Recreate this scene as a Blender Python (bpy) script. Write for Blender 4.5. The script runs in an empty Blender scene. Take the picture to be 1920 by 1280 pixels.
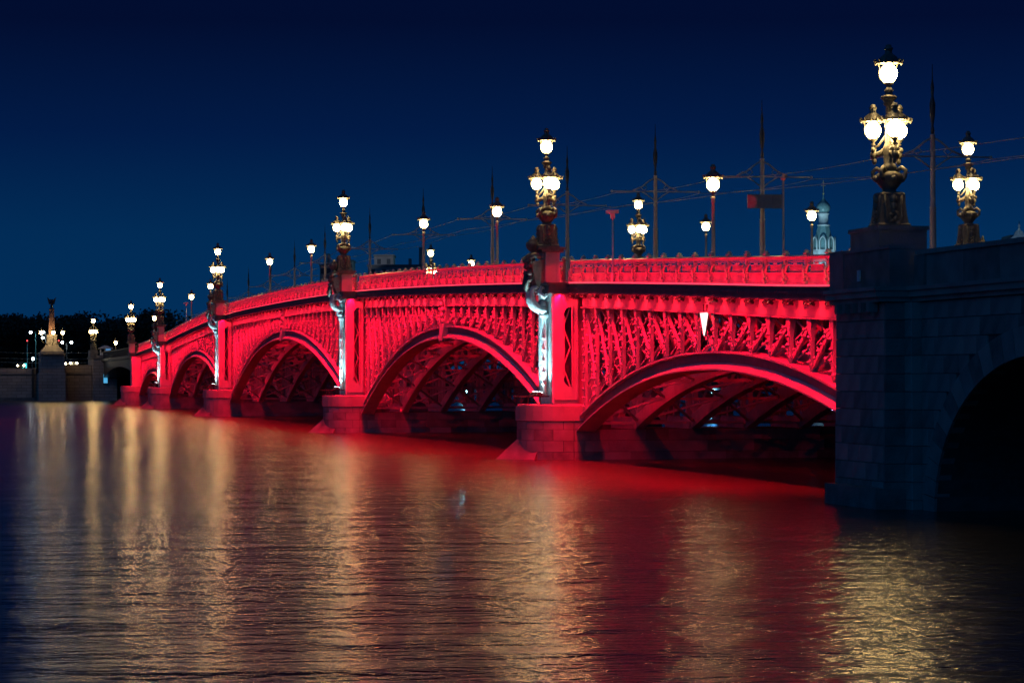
import bpy, bmesh, math, random
from mathutils import Vector, Matrix
random.seed(7)
PI = math.pi
SC = bpy.context.scene
COL = SC.collection

# ------------------------------------------------------------------ camera
cam = bpy.data.objects.new('camera', bpy.data.cameras.new('camera'))
COL.objects.link(cam)
cam.data.sensor_width = 36.0
cam.data.lens = 5260.0 / 1920.0 * 36.0
cam.data.clip_start = 0.5
cam.data.clip_end = 20000
YAW = 0.2118
cam.matrix_world = (Matrix.Translation((-34.74, -97.95, 4.67)) @ Matrix.Rotation(-YAW, 4, 'Z')
                    @ Matrix.Rotation(PI / 2 + math.atan(62 / 5260), 4, 'X') @ Matrix.Rotation(-0.003, 4, 'Z'))
SC.camera = cam

# ------------------------------------------------------------------ sky, last dusk light
world = bpy.data.worlds.new('World'); SC.world = world; world.use_nodes = True
wn, wl = world.node_tree.nodes, world.node_tree.links
bg = wn['Background']
sep = wn.new('ShaderNodeSeparateXYZ')
wl.new(wn.new('ShaderNodeTexCoord').outputs['Generated'], sep.inputs[0])
ramp = wn.new('ShaderNodeValToRGB')
els = ramp.color_ramp.elements
stops = [(0.0, (0.0006, 0.030, 0.105)), (0.05, (0.0005, 0.025, 0.094)), (0.085, (0.0006, 0.011, 0.061)), (0.125, (0.0006, 0.0042, 0.029)),
         (0.20, (0.0006, 0.0045, 0.031)), (1.0, (0.0006, 0.0045, 0.031))]
while len(els) < len(stops): els.new(0.5)
for e, (p, c) in zip(els, stops): e.position = p; e.color = (*c, 1)
wl.new(sep.outputs['Z'], ramp.inputs[0])
wl.new(ramp.outputs[0], bg.inputs['Color'])
bg.inputs['Strength'].default_value = 1.0

sun = bpy.data.objects.new('dusk_glow', bpy.data.lights.new('dusk_glow', 'SUN')); COL.objects.link(sun)
sun.data.energy = 0.22; sun.data.angle = math.radians(60); sun.data.color = (0.01, 0.33, 1.0)
sun.rotation_euler = Vector((0.75, 0.60, -0.55)).to_track_quat('-Z', 'Y').to_euler()

SC.view_settings.view_transform = 'Standard'
SC.view_settings.look = 'None'
SC.view_settings.exposure = 0.0
SC.view_settings.gamma = 1.0
SC.cycles.use_denoising = True
SC.cycles.max_bounces = 6
SC.cycles.diffuse_bounces = 2
SC.cycles.glossy_bounces = 3
SC.cycles.sample_clamp_indirect = 6.0
SC.cycles.use_light_tree = True
SC.cycles.caustics_reflective = False
SC.cycles.caustics_refractive = False

RAIL_W, SPAN_W, FASC_W, INNER_W, PIER_W, WHITE_W = 13.0, 42.0, 165.0, 950.0, 2600.0, 95.0
WASH_W = 270.0
RED = (1.0, 0.0006, 0.017)
WARM = (1.0, 0.70, 0.30)
COOL = (0.42, 0.88, 1.0)

# ------------------------------------------------------------------ tagging and mesh helpers
def tag(o, label=None, cat=None, group=None, kind=None):
    if label: o['label'] = label
    if cat: o['category'] = cat
    if group: o['group'] = group
    if kind: o['kind'] = kind
    return o
def empty(name, loc=(0, 0, 0), rz=0):
    o = bpy.data.objects.new(name, None); COL.objects.link(o)
    o.location = loc; o.rotation_euler = (0, 0, rz); o.empty_display_size = 0.2
    return o
def copy_tree(o, parent=None):
    c = o.copy(); COL.objects.link(c); c.parent = parent
    if parent: c.matrix_parent_inverse = o.matrix_parent_inverse.copy()
    for ch in list(o.children): copy_tree(ch, c)
    return c

class MB:
    def __init__(s): s.v = []; s.f = []; s.sm = []
    def face(s, idx, smooth=False): s.f.append(tuple(idx)); s.sm.append(smooth)
    def hexa(s, p):   # 8 corner points: bottom 4 ccw, top 4
        b = len(s.v); s.v += [tuple(x) for x in p]
        for q in ((3, 2, 1, 0), (4, 5, 6, 7), (0, 1, 5, 4), (1, 2, 6, 5), (2, 3, 7, 6), (3, 0, 4, 7)):
            s.face([b + i for i in q])
        return s
    def box(s, x0, x1, y0, y1, z0, z1):
        return s.hexa([(x0, y0, z0), (x1, y0, z0), (x1, y1, z0), (x0, y1, z0), (x0, y0, z1), (x1, y0, z1), (x1, y1, z1), (x0, y1, z1)])
    def cbox(s, x0, x1, y0, y1, z0, z1, c=0.03):   # box with chamfered outer (-x) rim
        b = len(s.v)
        s.v += [(x1, y0, z0), (x1, y1, z0), (x1, y1, z1), (x1, y0, z1), (x0 + c, y0, z0), (x0 + c, y1, z0), (x0 + c, y1, z1), (x0 + c, y0, z1),
                (x0, y0 + c, z0 + c), (x0, y1 - c, z0 + c), (x0, y1 - c, z1 - c), (x0, y0 + c, z1 - c)]
        for q in ((8, 11, 10, 9),): s.face([b + i for i in q])
        for i in range(4):
            j = (i + 1) % 4
            s.face((b + i, b + j, b + 4 + j, b + 4 + i)); s.face((b + 4 + i, b + 4 + j, b + 8 + j, b + 8 + i))
        return s
    def bar(s, p, q, w, d, up=(1, 0, 0)):   # rectangular bar, w across, d along 'up'
        p, q = Vector(p), Vector(q); t = (q - p).normalized(); u = Vector(up)
        u = (u - t * u.dot(t))
        if u.length < 1e-5: u = Vector((0, 1, 0)) - t * t.y
        u.normalize(); r = t.cross(u)
        a, c = r * w / 2, u * d / 2
        return s.hexa([p - a - c, p + a - c, p + a + c, p - a + c, q - a - c, q + a - c, q + a + c, q - a + c])
    def tube(s, pts, rad, n=6, cap=True):
        pts = [Vector(p) for p in pts]; m = len(pts)
        if not isinstance(rad, (list, tuple)): rad = [rad] * m
        b = len(s.v); prev = None
        for i, p in enumerate(pts):
            t = (pts[min(i + 1, m - 1)] - pts[max(i - 1, 0)]).normalized()
            if prev is None:
                u = Vector((0, 0, 1)) if abs(t.z) < 0.9 else Vector((1, 0, 0))
            else: u = prev
            u = (u - t * u.dot(t)).normalized(); prev = u; w = t.cross(u)
            for k in range(n):
                a = 2 * PI * k / n
                s.v.append(tuple(p + (u * math.cos(a) + w * math.sin(a)) * rad[i]))
        for i in range(m - 1):
            for k in range(n):
                k2 = (k + 1) % n
                s.face((b + i * n + k, b + i * n + k2, b + (i + 1) * n + k2, b + (i + 1) * n + k), True)
        if cap:
            s.face([b + k for k in range(n)][::-1]); s.face([b + (m - 1) * n + k for k in range(n)])
        return s
    def lathe(s, prof, c=(0, 0, 0), n=16, smooth=True, sq=False, rot=0.0):
        b = len(s.v); m = len(prof)
        for r, z in prof:
            for k in range(n):
                a = 2 * PI * k / n + rot
                s.v.append((c[0] + r * math.cos(a), c[1] + r * math.sin(a), c[2] + z))
        for i in range(m - 1):
            for k in range(n):
                k2 = (k + 1) % n
                s.face((b + i * n + k, b + i * n + k2, b + (i + 1) * n + k2, b + (i + 1) * n + k), smooth)
        s.face([b + k for k in range(n)][::-1]); s.face([b + (m - 1) * n + k for k in range(n)])
        return s
    def ball(s, c, r, n=8, m=5, sz=1.0):
        return s.lathe([(max(r * math.sin(PI * i / m), 0.004), -r * sz * math.cos(PI * i / m)) for i in range(m + 1)], c, n)
    def stud(s, c, r):   # octahedral boss
        b = len(s.v); x, y, z = c
        s.v += [(x - r, y, z), (x + r, y, z), (x, y - r, z), (x, y + r, z), (x, y, z - r), (x, y, z + r)]
        for t in ((0, 2, 5), (2, 1, 5), (1, 3, 5), (3, 0, 5), (2, 0, 4), (1, 2, 4), (3, 1, 4), (0, 3, 4)): s.face([b + i for i in t])
        return s
    def prism(s, poly, x0, x1):   # poly in (y,z), extruded along x
        b = len(s.v); n = len(poly)
        s.v += [(x0, y, z) for y, z in poly] + [(x1, y, z) for y, z in poly]
        s.face([b + i for i in range(n)]); s.face([b + n + i for i in range(n)][::-1])
        for i in range(n):
            j = (i + 1) % n
            s.face((b + j, b + i, b + n + i, b + n + j))
        return s
    def strip(s, fn, y0, y1, n):
        # fn(y) -> list of (x,z) section points (closed); swept along y
        b = len(s.v); k = 0
        for i in range(n + 1):
            y = y0 + (y1 - y0) * i / n; sec = fn(y); k = len(sec)
            s.v += [(x, y, z) for x, z in sec]
        for i in range(n):
            for j in range(k):
                j2 = (j + 1) % k
                s.face((b + i * k + j, b + i * k + j2, b + (i + 1) * k + j2, b + (i + 1) * k + j))
        s.face([b + j for j in range(k)][::-1]); s.face([b + n * k + j for j in range(k)])
        return s
    def mesh(s, name):
        me = bpy.data.meshes.new(name); me.from_pydata(s.v, [], s.f)
        for p, sm in zip(me.polygons, s.sm): p.use_smooth = sm
        bm = bmesh.new(); bm.from_mesh(me); bmesh.ops.recalc_face_normals(bm, faces=bm.faces); bm.to_mesh(me); bm.free()
        return me
    def build(s, name, mat, parent=None, loc=None, rot=None):
        me = s.mesh(name); me.materials.append(mat)
        return put(name, me, parent, loc, rot)
def put(name, me, parent=None, loc=None, rot=None):
    o = bpy.data.objects.new(name, me); COL.objects.link(o)
    if parent: o.parent = parent
    if loc: o.location = loc
    if rot: o.rotation_euler = rot
    return o

# ------------------------------------------------------------------ materials
def mat(name, col, rough=0.5, metal=0.0, noise=None, bump=0.0, bscale=20.0, col2=None, spec=0.5):
    m = bpy.data.materials.new(name); m.use_nodes = True
    nt = m.node_tree; b = nt.nodes['Principled BSDF']
    b.inputs['Base Color'].default_value = (*col, 1); b.inputs['Roughness'].default_value = rough
    b.inputs['Metallic'].default_value = metal; b.inputs['Specular IOR Level'].default_value = spec
    if noise or bump:
        tc = nt.nodes.new('ShaderNodeTexCoord')
    if noise:
        n = nt.nodes.new('ShaderNodeTexNoise'); n.inputs['Scale'].default_value = noise; n.inputs['Detail'].default_value = 6
        nt.links.new(tc.outputs['Object'], n.inputs['Vector'])
        r = nt.nodes.new('ShaderNodeValToRGB'); r.color_ramp.elements[0].position = 0.3; r.color_ramp.elements[1].position = 0.72
        r.color_ramp.elements[0].color = (*(col2 or [c * 0.6 for c in col]), 1); r.color_ramp.elements[1].color = (*col, 1)
        nt.links.new(n.outputs['Fac'], r.inputs[0]); nt.links.new(r.outputs[0], b.inputs['Base Color'])
    if bump:
        n2 = nt.nodes.new('ShaderNodeTexNoise'); n2.inputs['Scale'].default_value = bscale; n2.inputs['Detail'].default_value = 5
        nt.links.new(tc.outputs['Object'], n2.inputs['Vector'])
        bp = nt.nodes.new('ShaderNodeBump'); bp.inputs['Strength'].default_value = bump; bp.inputs['Distance'].default_value = 0.05
        nt.links.new(n2.outputs['Fac'], bp.inputs['Height']); nt.links.new(bp.outputs[0], b.inputs['Normal'])
    return m
def emis(name, col, strength):
    m = bpy.data.materials.new(name); m.use_nodes = True
    b = m.node_tree.nodes['Principled BSDF']
    b.inputs['Base Color'].default_value = (0.8, 0.8, 0.8, 1)
    b.inputs['Emission Color'].default_value = (*col, 1); b.inputs['Emission Strength'].default_value = strength
    return m
M = {
    'paint': mat('bridge_paint', (0.50, 0.52, 0.50), 0.42, noise=1.3, bump=0.15, bscale=9, col2=(0.36, 0.37, 0.35)),
    'granite': mat('granite', (0.34, 0.31, 0.29), 0.7, noise=0.9, bump=0.5, bscale=14, col2=(0.18, 0.165, 0.155)),
    'granite_b': mat('granite_dark', (0.26, 0.24, 0.225), 0.75, noise=1.4, bump=0.5, bscale=11, col2=(0.13, 0.12, 0.11)),
    'granite_c': mat('granite_light', (0.40, 0.36, 0.33), 0.65, noise=0.7, bump=0.5, bscale=17, col2=(0.24, 0.22, 0.20)),
    'mortar': mat('mortar', (0.11, 0.10, 0.095), 0.9, noise=3),
    'bronze': mat('bronze_green', (0.20, 0.19, 0.15), 0.5, noise=5, bump=0.2, bscale=30, col2=(0.10, 0.095, 0.075)),
    'dark': mat('dark_iron', (0.06, 0.062, 0.06), 0.45, metal=0.2, noise=4),
    'mast': mat('mast_paint', (0.52, 0.47, 0.38), 0.5, noise=3, col2=(0.40, 0.36, 0.29)),
    'asphalt': mat('asphalt', (0.05, 0.05, 0.052), 0.85, noise=6),
    'white': mat('white_paint', (0.75, 0.77, 0.76), 0.4, noise=2, bump=0.1),
    'globe': emis('globe_glass_warm', (1.0, 0.66, 0.26), 85.0),
    'globe_far': emis('globe_glass_cool', (0.72, 0.92, 1.0), 30.0),
    'globe_head': emis('headlamp_glass', (1.0, 0.80, 0.45), 40.0),
    'led_red': emis('red_led', (1.0, 0.03, 0.06), 1.6),
    'led_white': emis('white_led', (0.75, 0.97, 1.0), 10.0),
}

# ------------------------------------------------------------------ bridge geometry functions
PY = [-0.35, 54.3, 129.0, 224.4, 300.6, 353.3]         # pier lines along the bridge
KN = [(-60, 8.6), (-10, 8.95), (8, 9.38), (28, 10.10), (50, 10.86), (93, 12.03), (131, 12.74), (178, 13.02), (224, 12.85), (272, 11.72), (303, 10.70), (326, 10.12), (361, 9.45), (450, 9.2), (520, 9.1)]
def zr(y):   # height of the handrail
    if y <= KN[0][0]: return KN[0][1]
    if y >= KN[-1][0]: return KN[-1][1]
    for i in range(len(KN) - 1):
        (a, p), (b, q) = KN[i], KN[i + 1]
        if a <= y <= b:
            s = (q - p) / (b - a)
            s0 = s if i == 0 else 0.5 * (s + (p - KN[i - 1][1]) / (a - KN[i - 1][0]))
            s1 = s if i == len(KN) - 2 else 0.5 * (s + (KN[i + 2][1] - q) / (KN[i + 2][0] - b))
            t = (y - a) / (b - a); h = b - a
            return (2*t**3 - 3*t*t + 1) * p + (t**3 - 2*t*t + t) * h * s0 + (3*t*t - 2*t**3) * q + (t**3 - t*t) * h * s1
XR = 1.2        # railing line
XS = 1.45       # spandrel front
XO = 0.70       # cornice edge
XF = 23.6       # far spandrel
RIBS = (4.6, 7.8, 10.95, 14.1, 17.3, 20.45, XF)
HW = 2.6        # half width of a pier
SP = [(PY[0] + 1.2, PY[1] - HW), (PY[1] + HW, PY[2] - HW), (PY[2] + HW, PY[3] - HW), (PY[3] + HW, PY[4] - HW), (PY[4] + HW, PY[5] - HW)]
CR = [4.95, 7.25, 8.30, 7.15, 5.1]          # crown of the intrados
def arch(k, y):
    a, b = SP[k]; c = (a + b) / 2; t = min(1.0, abs(y - c) / ((b - a) / 2))
    return CR[k] - (CR[k] - 1.65) * t ** 2.12
def arch_top(k, y): return arch(k, y) + 0.74

# ------------------------------------------------------------------ water
def make_water():
    m = bpy.data.materials.new('river_water'); m.use_nodes = True
    nt = m.node_tree; b = nt.nodes['Principled BSDF']
    b.inputs['Base Color'].default_value = (0.055, 0.034, 0.02, 1)
    b.inputs['IOR'].default_value = 1.42
    b.inputs['Roughness'].default_value = WATER_ROUGH
    tc = nt.nodes.new('ShaderNodeTexCoord')
    def wave(scale, sx, sy, detail, rot):
        mp = nt.nodes.new('ShaderNodeMapping'); mp.inputs['Rotation'].default_value = (0, 0, rot)
        mp.inputs['Scale'].default_value = (sx, sy, 1)
        n = nt.nodes.new('ShaderNodeTexNoise'); n.inputs['Scale'].default_value = scale; n.inputs['Detail'].default_value = detail
        n.inputs['Roughness'].default_value = 0.55
        nt.links.new(tc.outputs['Object'], mp.inputs[0]); nt.links.new(mp.outputs[0], n.inputs['Vector'])
        return n.outputs['Fac']
    prev = None
    for sc, sx, sy, det, rot, dist in WAVES:
        bp = nt.nodes.new('ShaderNodeBump'); bp.inputs['Strength'].default_value = 1.0; bp.inputs['Distance'].default_value = dist
        nt.links.new(wave(sc, sx, sy, det, rot), bp.inputs['Height'])
        if prev: nt.links.new(prev, bp.inputs['Normal'])
        prev = bp.outputs[0]
    nt.links.new(prev, b.inputs['Normal'])
    return m
WATER_ROUGH = 0.18
# scale, stretch x, stretch y, detail, rotation, height
WAVES = [(0.10, 0.8, 1.4, 2, YAW + 0.2, 0.24), (0.40, 0.8, 1.2, 2, YAW - 0.08, 0.15), (1.9, 0.7, 1.25, 2, YAW + 0.12, 0.065), (6.0, 0.6, 1.2, 2, YAW - 0.1, 0.024)]
M['water'] = make_water()
w = MB(); w.v = [(-7000, -3000, 0), (7000, -3000, 0), (7000, 12000, 0), (-7000, 12000, 0)]; w.face((0, 1, 2, 3))
tag(w.build('river_water', M['water']), 'dark rippled river water reflecting red and gold lights', 'water', kind='structure')

# ------------------------------------------------------------------ the bridge
bridge = empty('bridge', (0, 150, 0))
tag(bridge, 'long iron arch bridge on granite piers, floodlit red from end to end', 'bridge')
def bput(o):  # keep world placement while parented to the bridge empty
    o.parent = bridge; o.matrix_parent_inverse = Matrix.Translation((0, -150, 0)); return o
def light(kind, name, loc, to, power, col=RED, **kw):
    d = bpy.data.lights.new(name, kind); d.energy = power; d.color = col
    for k, v in kw.items(): setattr(d, k, v)
    o = bpy.data.objects.new(name, d); COL.objects.link(o); o.location = loc
    o.rotation_euler = (Vector(to) - Vector(loc)).to_track_quat('-Z', 'Y').to_euler()
    return o
def strip_light(name, p, q, tovec, wid, power, spread, col=RED):
    d = bpy.data.lights.new(name, 'AREA'); d.shape = 'RECTANGLE'; d.color = col
    p, q = Vector(p), Vector(q); d.size = (q - p).length; d.size_y = wid; d.energy = power * d.size; d.spread = math.radians(spread)
    x = (q - p).normalized(); z = -Vector(tovec); z = (z - x * z.dot(x)).normalized(); y = z.cross(x)
    mt = Matrix((x, y, z)).transposed().to_4x4(); mt.translation = (p + q) / 2
    o = bpy.data.objects.new(name, d); COL.objects.link(o); o.matrix_world = mt
    return o

# deck slab and carriageway over the whole length
dk = MB().strip(lambda y: [(XO + 0.5, zr(y) - 1.84), (24.4, zr(y) - 1.84), (24.4, zr(y) - 1.26), (XO + 0.5, zr(y) - 1.26)], PY[0] + 1.0, PY[5], 90)
deck = bput(dk.build('deck', M['paint']))
rd = MB().strip(lambda y: [(4.0, zr(y) - 1.26), (21, zr(y) - 1.26), (21, zr(y) - 1.235), (4.0, zr(y) - 1.235)], PY[0] + 1.0, PY[5], 90)
rd.build('carriageway', M['asphalt'], deck)

# shared railing pieces -------------------------------------------------
BAY = 2.75
def rail_post_mesh():
    m = MB()
    m.box(-0.07, 0.07, -0.08, 0.08, -1.25, 0.10)
    m.lathe([(0.16, 0.06), (0.17, 0.12), (0.10, 0.15), (0.13, 0.20), (0.02, 0.26)], (0, 0, 0), 8)
    m.box(-0.13, 0.09, -0.12, 0.12, -1.25, -1.08)
    m.ball((-0.15, 0, -1.0), 0.085, 6, 4)
    m.tube([(-0.09, 0, -0.45), (-0.17, 0, -0.55), (-0.15, 0, -0.72), (-0.10, 0, -0.86), (-0.14, 0, -0.98)], 0.05, 5)
    return m.mesh('rail_post')
def rail_panel_mesh(L):
    m = MB(); a, b = -L / 2 + 0.08, L / 2 - 0.08
    m.bar((0, a, -0.25), (0, b, -0.25), 0.05, 0.06); m.bar((0, a, -0.72), (0, b, -0.72), 0.05, 0.10); m.bar((0, a, -1.18), (0, b, -1.18), 0.10, 0.08)
    n = 26
    for i in range(n):   # close-set balusters, lower and upper tier
        y = a + (b - a) * (i + 0.5) / n
        m.bar((0.02, y, -1.16), (0.02, y, -0.74), 0.062, 0.03)
        if 3 < i < n - 4: m.bar((0.03, y, -0.70), (0.03, y, -0.40), 0.062, 0.03)
    for s in (-1, 1):    # curved corner brackets and rosettes
        e = a if s < 0 else b
        m.tube([(-0.03, e, -0.70), (-0.05, e - s * 0.10, -0.55), (-0.05, e - s * 0.22, -0.42), (-0.04, e - s * 0.5, -0.33)], [0.06, 0.05, 0.045, 0.035], 5)
        m.ball((-0.05, e - s * 0.32, -0.36), 0.06, 6, 4); m.ball((-0.05, e - s * 0.2, -0.95), 0.05, 6, 4)
    m.bar((-0.02, a + 0.4, -0.38), (-0.02, b - 0.4, -0.38), 0.05, 0.05)
    for y in (-0.18, 0, 0.18): m.stud((-0.03, y, -0.31), 0.05)
    return m.mesh('rail_panel')
def cornice_mesh(L):
    m = MB(); a, b = -L / 2 + 0.03, L / 2 - 0.03
    for x0, z0, z1 in ((0.0, -0.08, 0.0), (0.10, -0.20, -0.08), (0.04, -0.30, -0.20), (0.16, -0.50, -0.30), (0.10, -0.56, -0.50)):
        m.box(x0, 0.75, a, b, z0, z1)
    return m.mesh('cornice_block')
def flood_mesh():
    m = MB()
    for y in (0.0,):
        m.hexa([(-0.10, y - 0.14, -0.14), (0.10, y - 0.14, -0.22), (0.10, y + 0.14, -0.22), (-0.10, y + 0.14, -0.14),
                (-0.04, y - 0.14, -0.02), (0.14, y - 0.14, -0.10), (0.14, y + 0.14, -0.10), (-0.04, y + 0.14, -0.02)])
        m.bar((0.05, y, -0.06), (0.30, y, 0.06), 0.04, 0.04)
    return m.mesh('floodlight')
M['cornice'] = mat('cornice_and_web_shade', (0.14, 0.145, 0.15), 0.5, noise=2, bump=0.1)  # dark paint of the cornice, also used as painted shade on the arch webs
me_post = rail_post_mesh(); me_post.materials.append(M['paint'])
me_flood = flood_mesh(); me_flood.materials.append(M['dark'])

def spandrel_post(m, y, z0, z1, k, x=XS, studs=True):
    m.hexa([(x, y - 0.13, z0), (x + 0.16, y - 0.13, z0), (x + 0.16, y + 0.13, z0), (x, y + 0.13, z0),
            (x, y - 0.17, z1), (x + 0.17, y - 0.17, z1), (x + 0.17, y + 0.17, z1), (x, y + 0.17, z1)])
    m.hexa([(x, y - 0.15, z1 - 0.8), (x + 0.16, y - 0.15, z1 - 0.8), (x + 0.16, y + 0.15, z1 - 0.8), (x, y + 0.15, z1 - 0.8),
            (x - 0.03, y - 0.19, z1), (x + 0.27, y - 0.19, z1), (x + 0.27, y + 0.19, z1), (x - 0.03, y + 0.19, z1)])
    m.box(x - 0.03, x, y - 0.26, y + 0.26, z1 - 0.30, z1)
    if studs:
        n = max(1, int((z1 - z0) / 0.5))
        for i in range(n):
            z = z1 - 0.75 - (z1 - z0 - 0.75) * i / n
            m.stud((x - 0.06, y + random.uniform(-0.04, 0.04), z), 0.095)
def spandrel_diag(m, p, q, x=XS + 0.02, studs=True):
    m.bar((x + 0.10, p[0], p[1]), (x + 0.10, q[0], q[1]), 0.20, 0.13)
    if studs:
        L = math.hypot(q[0] - p[0], q[1] - p[1]); n = max(1, int(L / 0.55))
        for i in range(n):
            t = (i + 0.9) / (n + 0.5)
            m.stud((x - 0.05, p[0] + (q[0] - p[0]) * t, p[1] + (q[1] - p[1]) * t), 0.085)
def lattice(m, ya, yb, za0, zb0, z1, x=XS + 0.24):
    # crossed flat bars filling the bay behind the main members
    h = max(0.6, z1 - max(za0, zb0)); n = max(1, round(h / 1.05))
    for i in range(n + 2):
        for fl in (0, 1):
            t0, t1 = i / n, (i + 1) / n
            zl0 = z1 - h * t0; zl1 = z1 - h * t1
            lo = (za0 if fl else zb0) + 0.05
            if zl0 < max(za0, zb0) - 0.8 or zl1 < lo - 0.5: continue
            a, b = (ya, yb) if fl == 0 else (yb, ya)
            zz = max(zl1, lo)
            m.bar((x + 0.03 * fl, a, zl0), (x + 0.03 * fl, b, zz), 0.07, 0.03)
    # crossing rosettes
    for i in range(n):
        zc = z1 - h * (i + 0.5) / n
        m.stud((x - 0.03, (ya + yb) / 2, zc), 0.11)

for k in range(5):
    a, b = SP[k]; c = (a + b) / 2; L = b - a
    n = max(6, 2 * round(L / BAY / 2)); bay = L / n
    fine = k <= 2
    NS = 60
    # outer arch rib: web with protruding top and bottom flanges
    m = MB()
    m.strip(lambda y: [(XS - 0.02, arch(k, y) + 0.10), (XS + 0.5, arch(k, y) + 0.10), (XS + 0.5, arch_top(k, y) - 0.07), (XS - 0.02, arch_top(k, y) - 0.07)], a, b, NS)
    span = bput(m.build('arch_span', M['cornice']))  # web coloured dark to stand for the shade under the upper flange
    m = MB().strip(lambda y: [(XS - 0.26, arch_top(k, y) - 0.07), (XS + 0.6, arch_top(k, y) - 0.07), (XS + 0.6, arch_top(k, y) + 0.03), (XS - 0.26, arch_top(k, y) + 0.03)], a, b, NS)
    m.build('upper_flange', M['paint'], span)
    m = MB().strip(lambda y: [(XS - 0.42, arch(k, y) - 0.10), (XS + 0.6, arch(k, y) - 0.16), (XS + 0.6, arch(k, y) + 0.10), (XS - 0.04, arch(k, y) + 0.24), (XS - 0.16, arch(k, y) + 0.10), (XS - 0.42, arch(k, y) - 0.02)], a, b, NS)
    m.build('lower_flange', M['paint'], span)
    # fascia girder under the cornice
    m = MB().strip(lambda y: [(XS - 0.05, zr(y) - 2.52), (XS + 0.3, zr(y) - 2.52), (XS + 0.3, zr(y) - 1.86), (XS - 0.05, zr(y) - 1.86)], a, b, NS)
    m.strip(lambda y: [(XS - 0.16, zr(y) - 2.60), (XS + 0.3, zr(y) - 2.60), (XS + 0.3, zr(y) - 2.53), (XS - 0.16, zr(y) - 2.53)], a, b, NS)
    m.build('fascia_girder', M['paint'], span)
    # inner ribs
    for x in RIBS:
        m = MB().strip(lambda y: [(x - 0.25, arch(k, y)), (x + 0.25, arch(k, y)), (x + 0.25, arch_top(k, y)), (x - 0.25, arch_top(k, y))], a, b, 40)
        rib = m.build('inner_rib', M['paint'], span)
    # inner spandrel columns and cross bracing, one frame per second bay
    step = 2 if fine else 3
    for i in range(0, n + 1, step):
        y = a + bay * i; z0 = arch_top(k, min(max(y, a), b)); z1 = zr(y) - 1.86
        m = MB()
        xs = RIBS
        for x in xs: m.bar((x, y, z0 - 0.1), (x, y, z1), 0.26, 0.26)
        xl = (XS + 0.3,) + xs
        for p, q in zip(xl, xl[1:]):
            if z1 - z0 > 1.4:
                m.bar((p, y, z0), (q, y, z1), 0.12, 0.10, (0, 1, 0)); m.bar((q, y + 0.05, z0), (p, y + 0.05, z1), 0.12, 0.10, (0, 1, 0))
            m.bar((p, y, z1 - 0.15), (q, y, z1 - 0.15), 0.3, 0.18, (0, 1, 0)); m.bar((p, y, z0 - 0.4), (q, y, z0 - 0.4), 0.14, 0.14, (0, 1, 0))
        m.build('cross_frame', M['paint'], span)
    m = MB()   # diagonal wind bracing between the ribs, in the curve of the arch
    xs = (XS + 0.3,) + RIBS
    for i in range(0, n, step):
        y0, y1 = a + bay * i, min(b, a + bay * (i + step))
        for p, q in zip(xs, xs[1:]):
            m.bar((p, y0, arch(k, y0) + 0.35), (q, y1, arch(k, y1) + 0.35), 0.12, 0.12, (0, 0, 1))
            m.bar((q, y0, arch(k, y0) + 0.45), (p, y1, arch(k, y1) + 0.45), 0.12, 0.12, (0, 0, 1))
    tag(m.build('wind_bracing', M['paint'], span), kind='stuff')
    # spandrel members on the camera side
    mp, md, ml = MB(), MB(), MB()
    for i in range(n + 1):
        y = a + bay * i
        yy = min(max(y, a + 0.18), b - 0.18)
        z0 = arch_top(k, yy) + 0.03; z1 = zr(yy) - 2.60
        if fine:
            m = MB(); spandrel_post(m, yy, z0, z1, k); m.build('post', M['paint'], span)
        else: spandrel_post(mp, yy, z0, z1, k, studs=(i % 2 == 0))
        if i < n:
            y2 = a + bay * (i + 1)
            if y2 <= c + 0.1: p, q = y, y2          # diagonals lean towards the crown
            else: p, q = y2, y
            pa = (min(max(p, a + 0.2), b - 0.2), zr(p) - 2.75); qa = (q, arch_top(k, q) + 0.12)
            if abs(q - c) < 0.1: qa = (q + (0.3 if p > q else -0.3), qa[1])
            if fine:
                m = MB(); spandrel_diag(m, pa, qa); m.build('diagonal', M['paint'], span)
                m = MB(); lattice(m, y, y2, arch_top(k, y), arch_top(k, y2), zr((y + y2) / 2) - 2.6); m.build('lattice', M['paint'], span)
            else:
                spandrel_diag(md, pa, qa, studs=True); lattice(ml, y, y2, arch_top(k, y), arch_top(k, y2), zr((y + y2) / 2) - 2.6)
    if not fine:
        tag(mp.build('posts', M['paint'], span), kind='stuff'); tag(md.build('diagonals', M['paint'], span), kind='stuff'); tag(ml.build('lattice', M['paint'], span), kind='stuff')
    # crown hinge block
    if k in (1, 2):
        m = MB(); zc = arch(k, c)
        m.hexa([(XS - 0.5, c - 0.55, zc - 0.25), (XS + 0.4, c - 0.55, zc - 0.25), (XS + 0.4, c + 0.55, zc - 0.25), (XS - 0.5, c + 0.55, zc - 0.25),
                (XS - 0.34, c - 0.75, zc + 0.95), (XS + 0.4, c - 0.75, zc + 0.95), (XS + 0.4, c + 0.75, zc + 0.95), (XS - 0.34, c + 0.75, zc + 0.95)])
        m.box(XS - 0.2, XS + 0.2, c - 0.4, c + 0.4, zc + 0.95, zr(c) - 1.9)
        for z in (1.1, 1.5, 1.9, 2.3): m.ball((XS - 0.28, c + 0.1 * math.sin(z * 9), zc + z), 0.2, 7, 5)
        m.build('crown_hinge', M['paint'], span)
    # ---- railing of this span
    ra, rb = (a - 0.2 if k == 0 else PY[k] + 0.9), PY[k + 1] - 0.9
    nb = round((rb - ra) / BAY); rbay = (rb - ra) / nb
    m = MB().strip(lambda y: [(XR - 0.11, zr(y) - 0.03), (XR - 0.06, zr(y) - 0.14), (XR + 0.06, zr(y) - 0.14), (XR + 0.11, zr(y) - 0.03), (XR + 0.05, zr(y) + 0.03), (XR - 0.05, zr(y) + 0.03)], ra, rb, 50)
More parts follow.
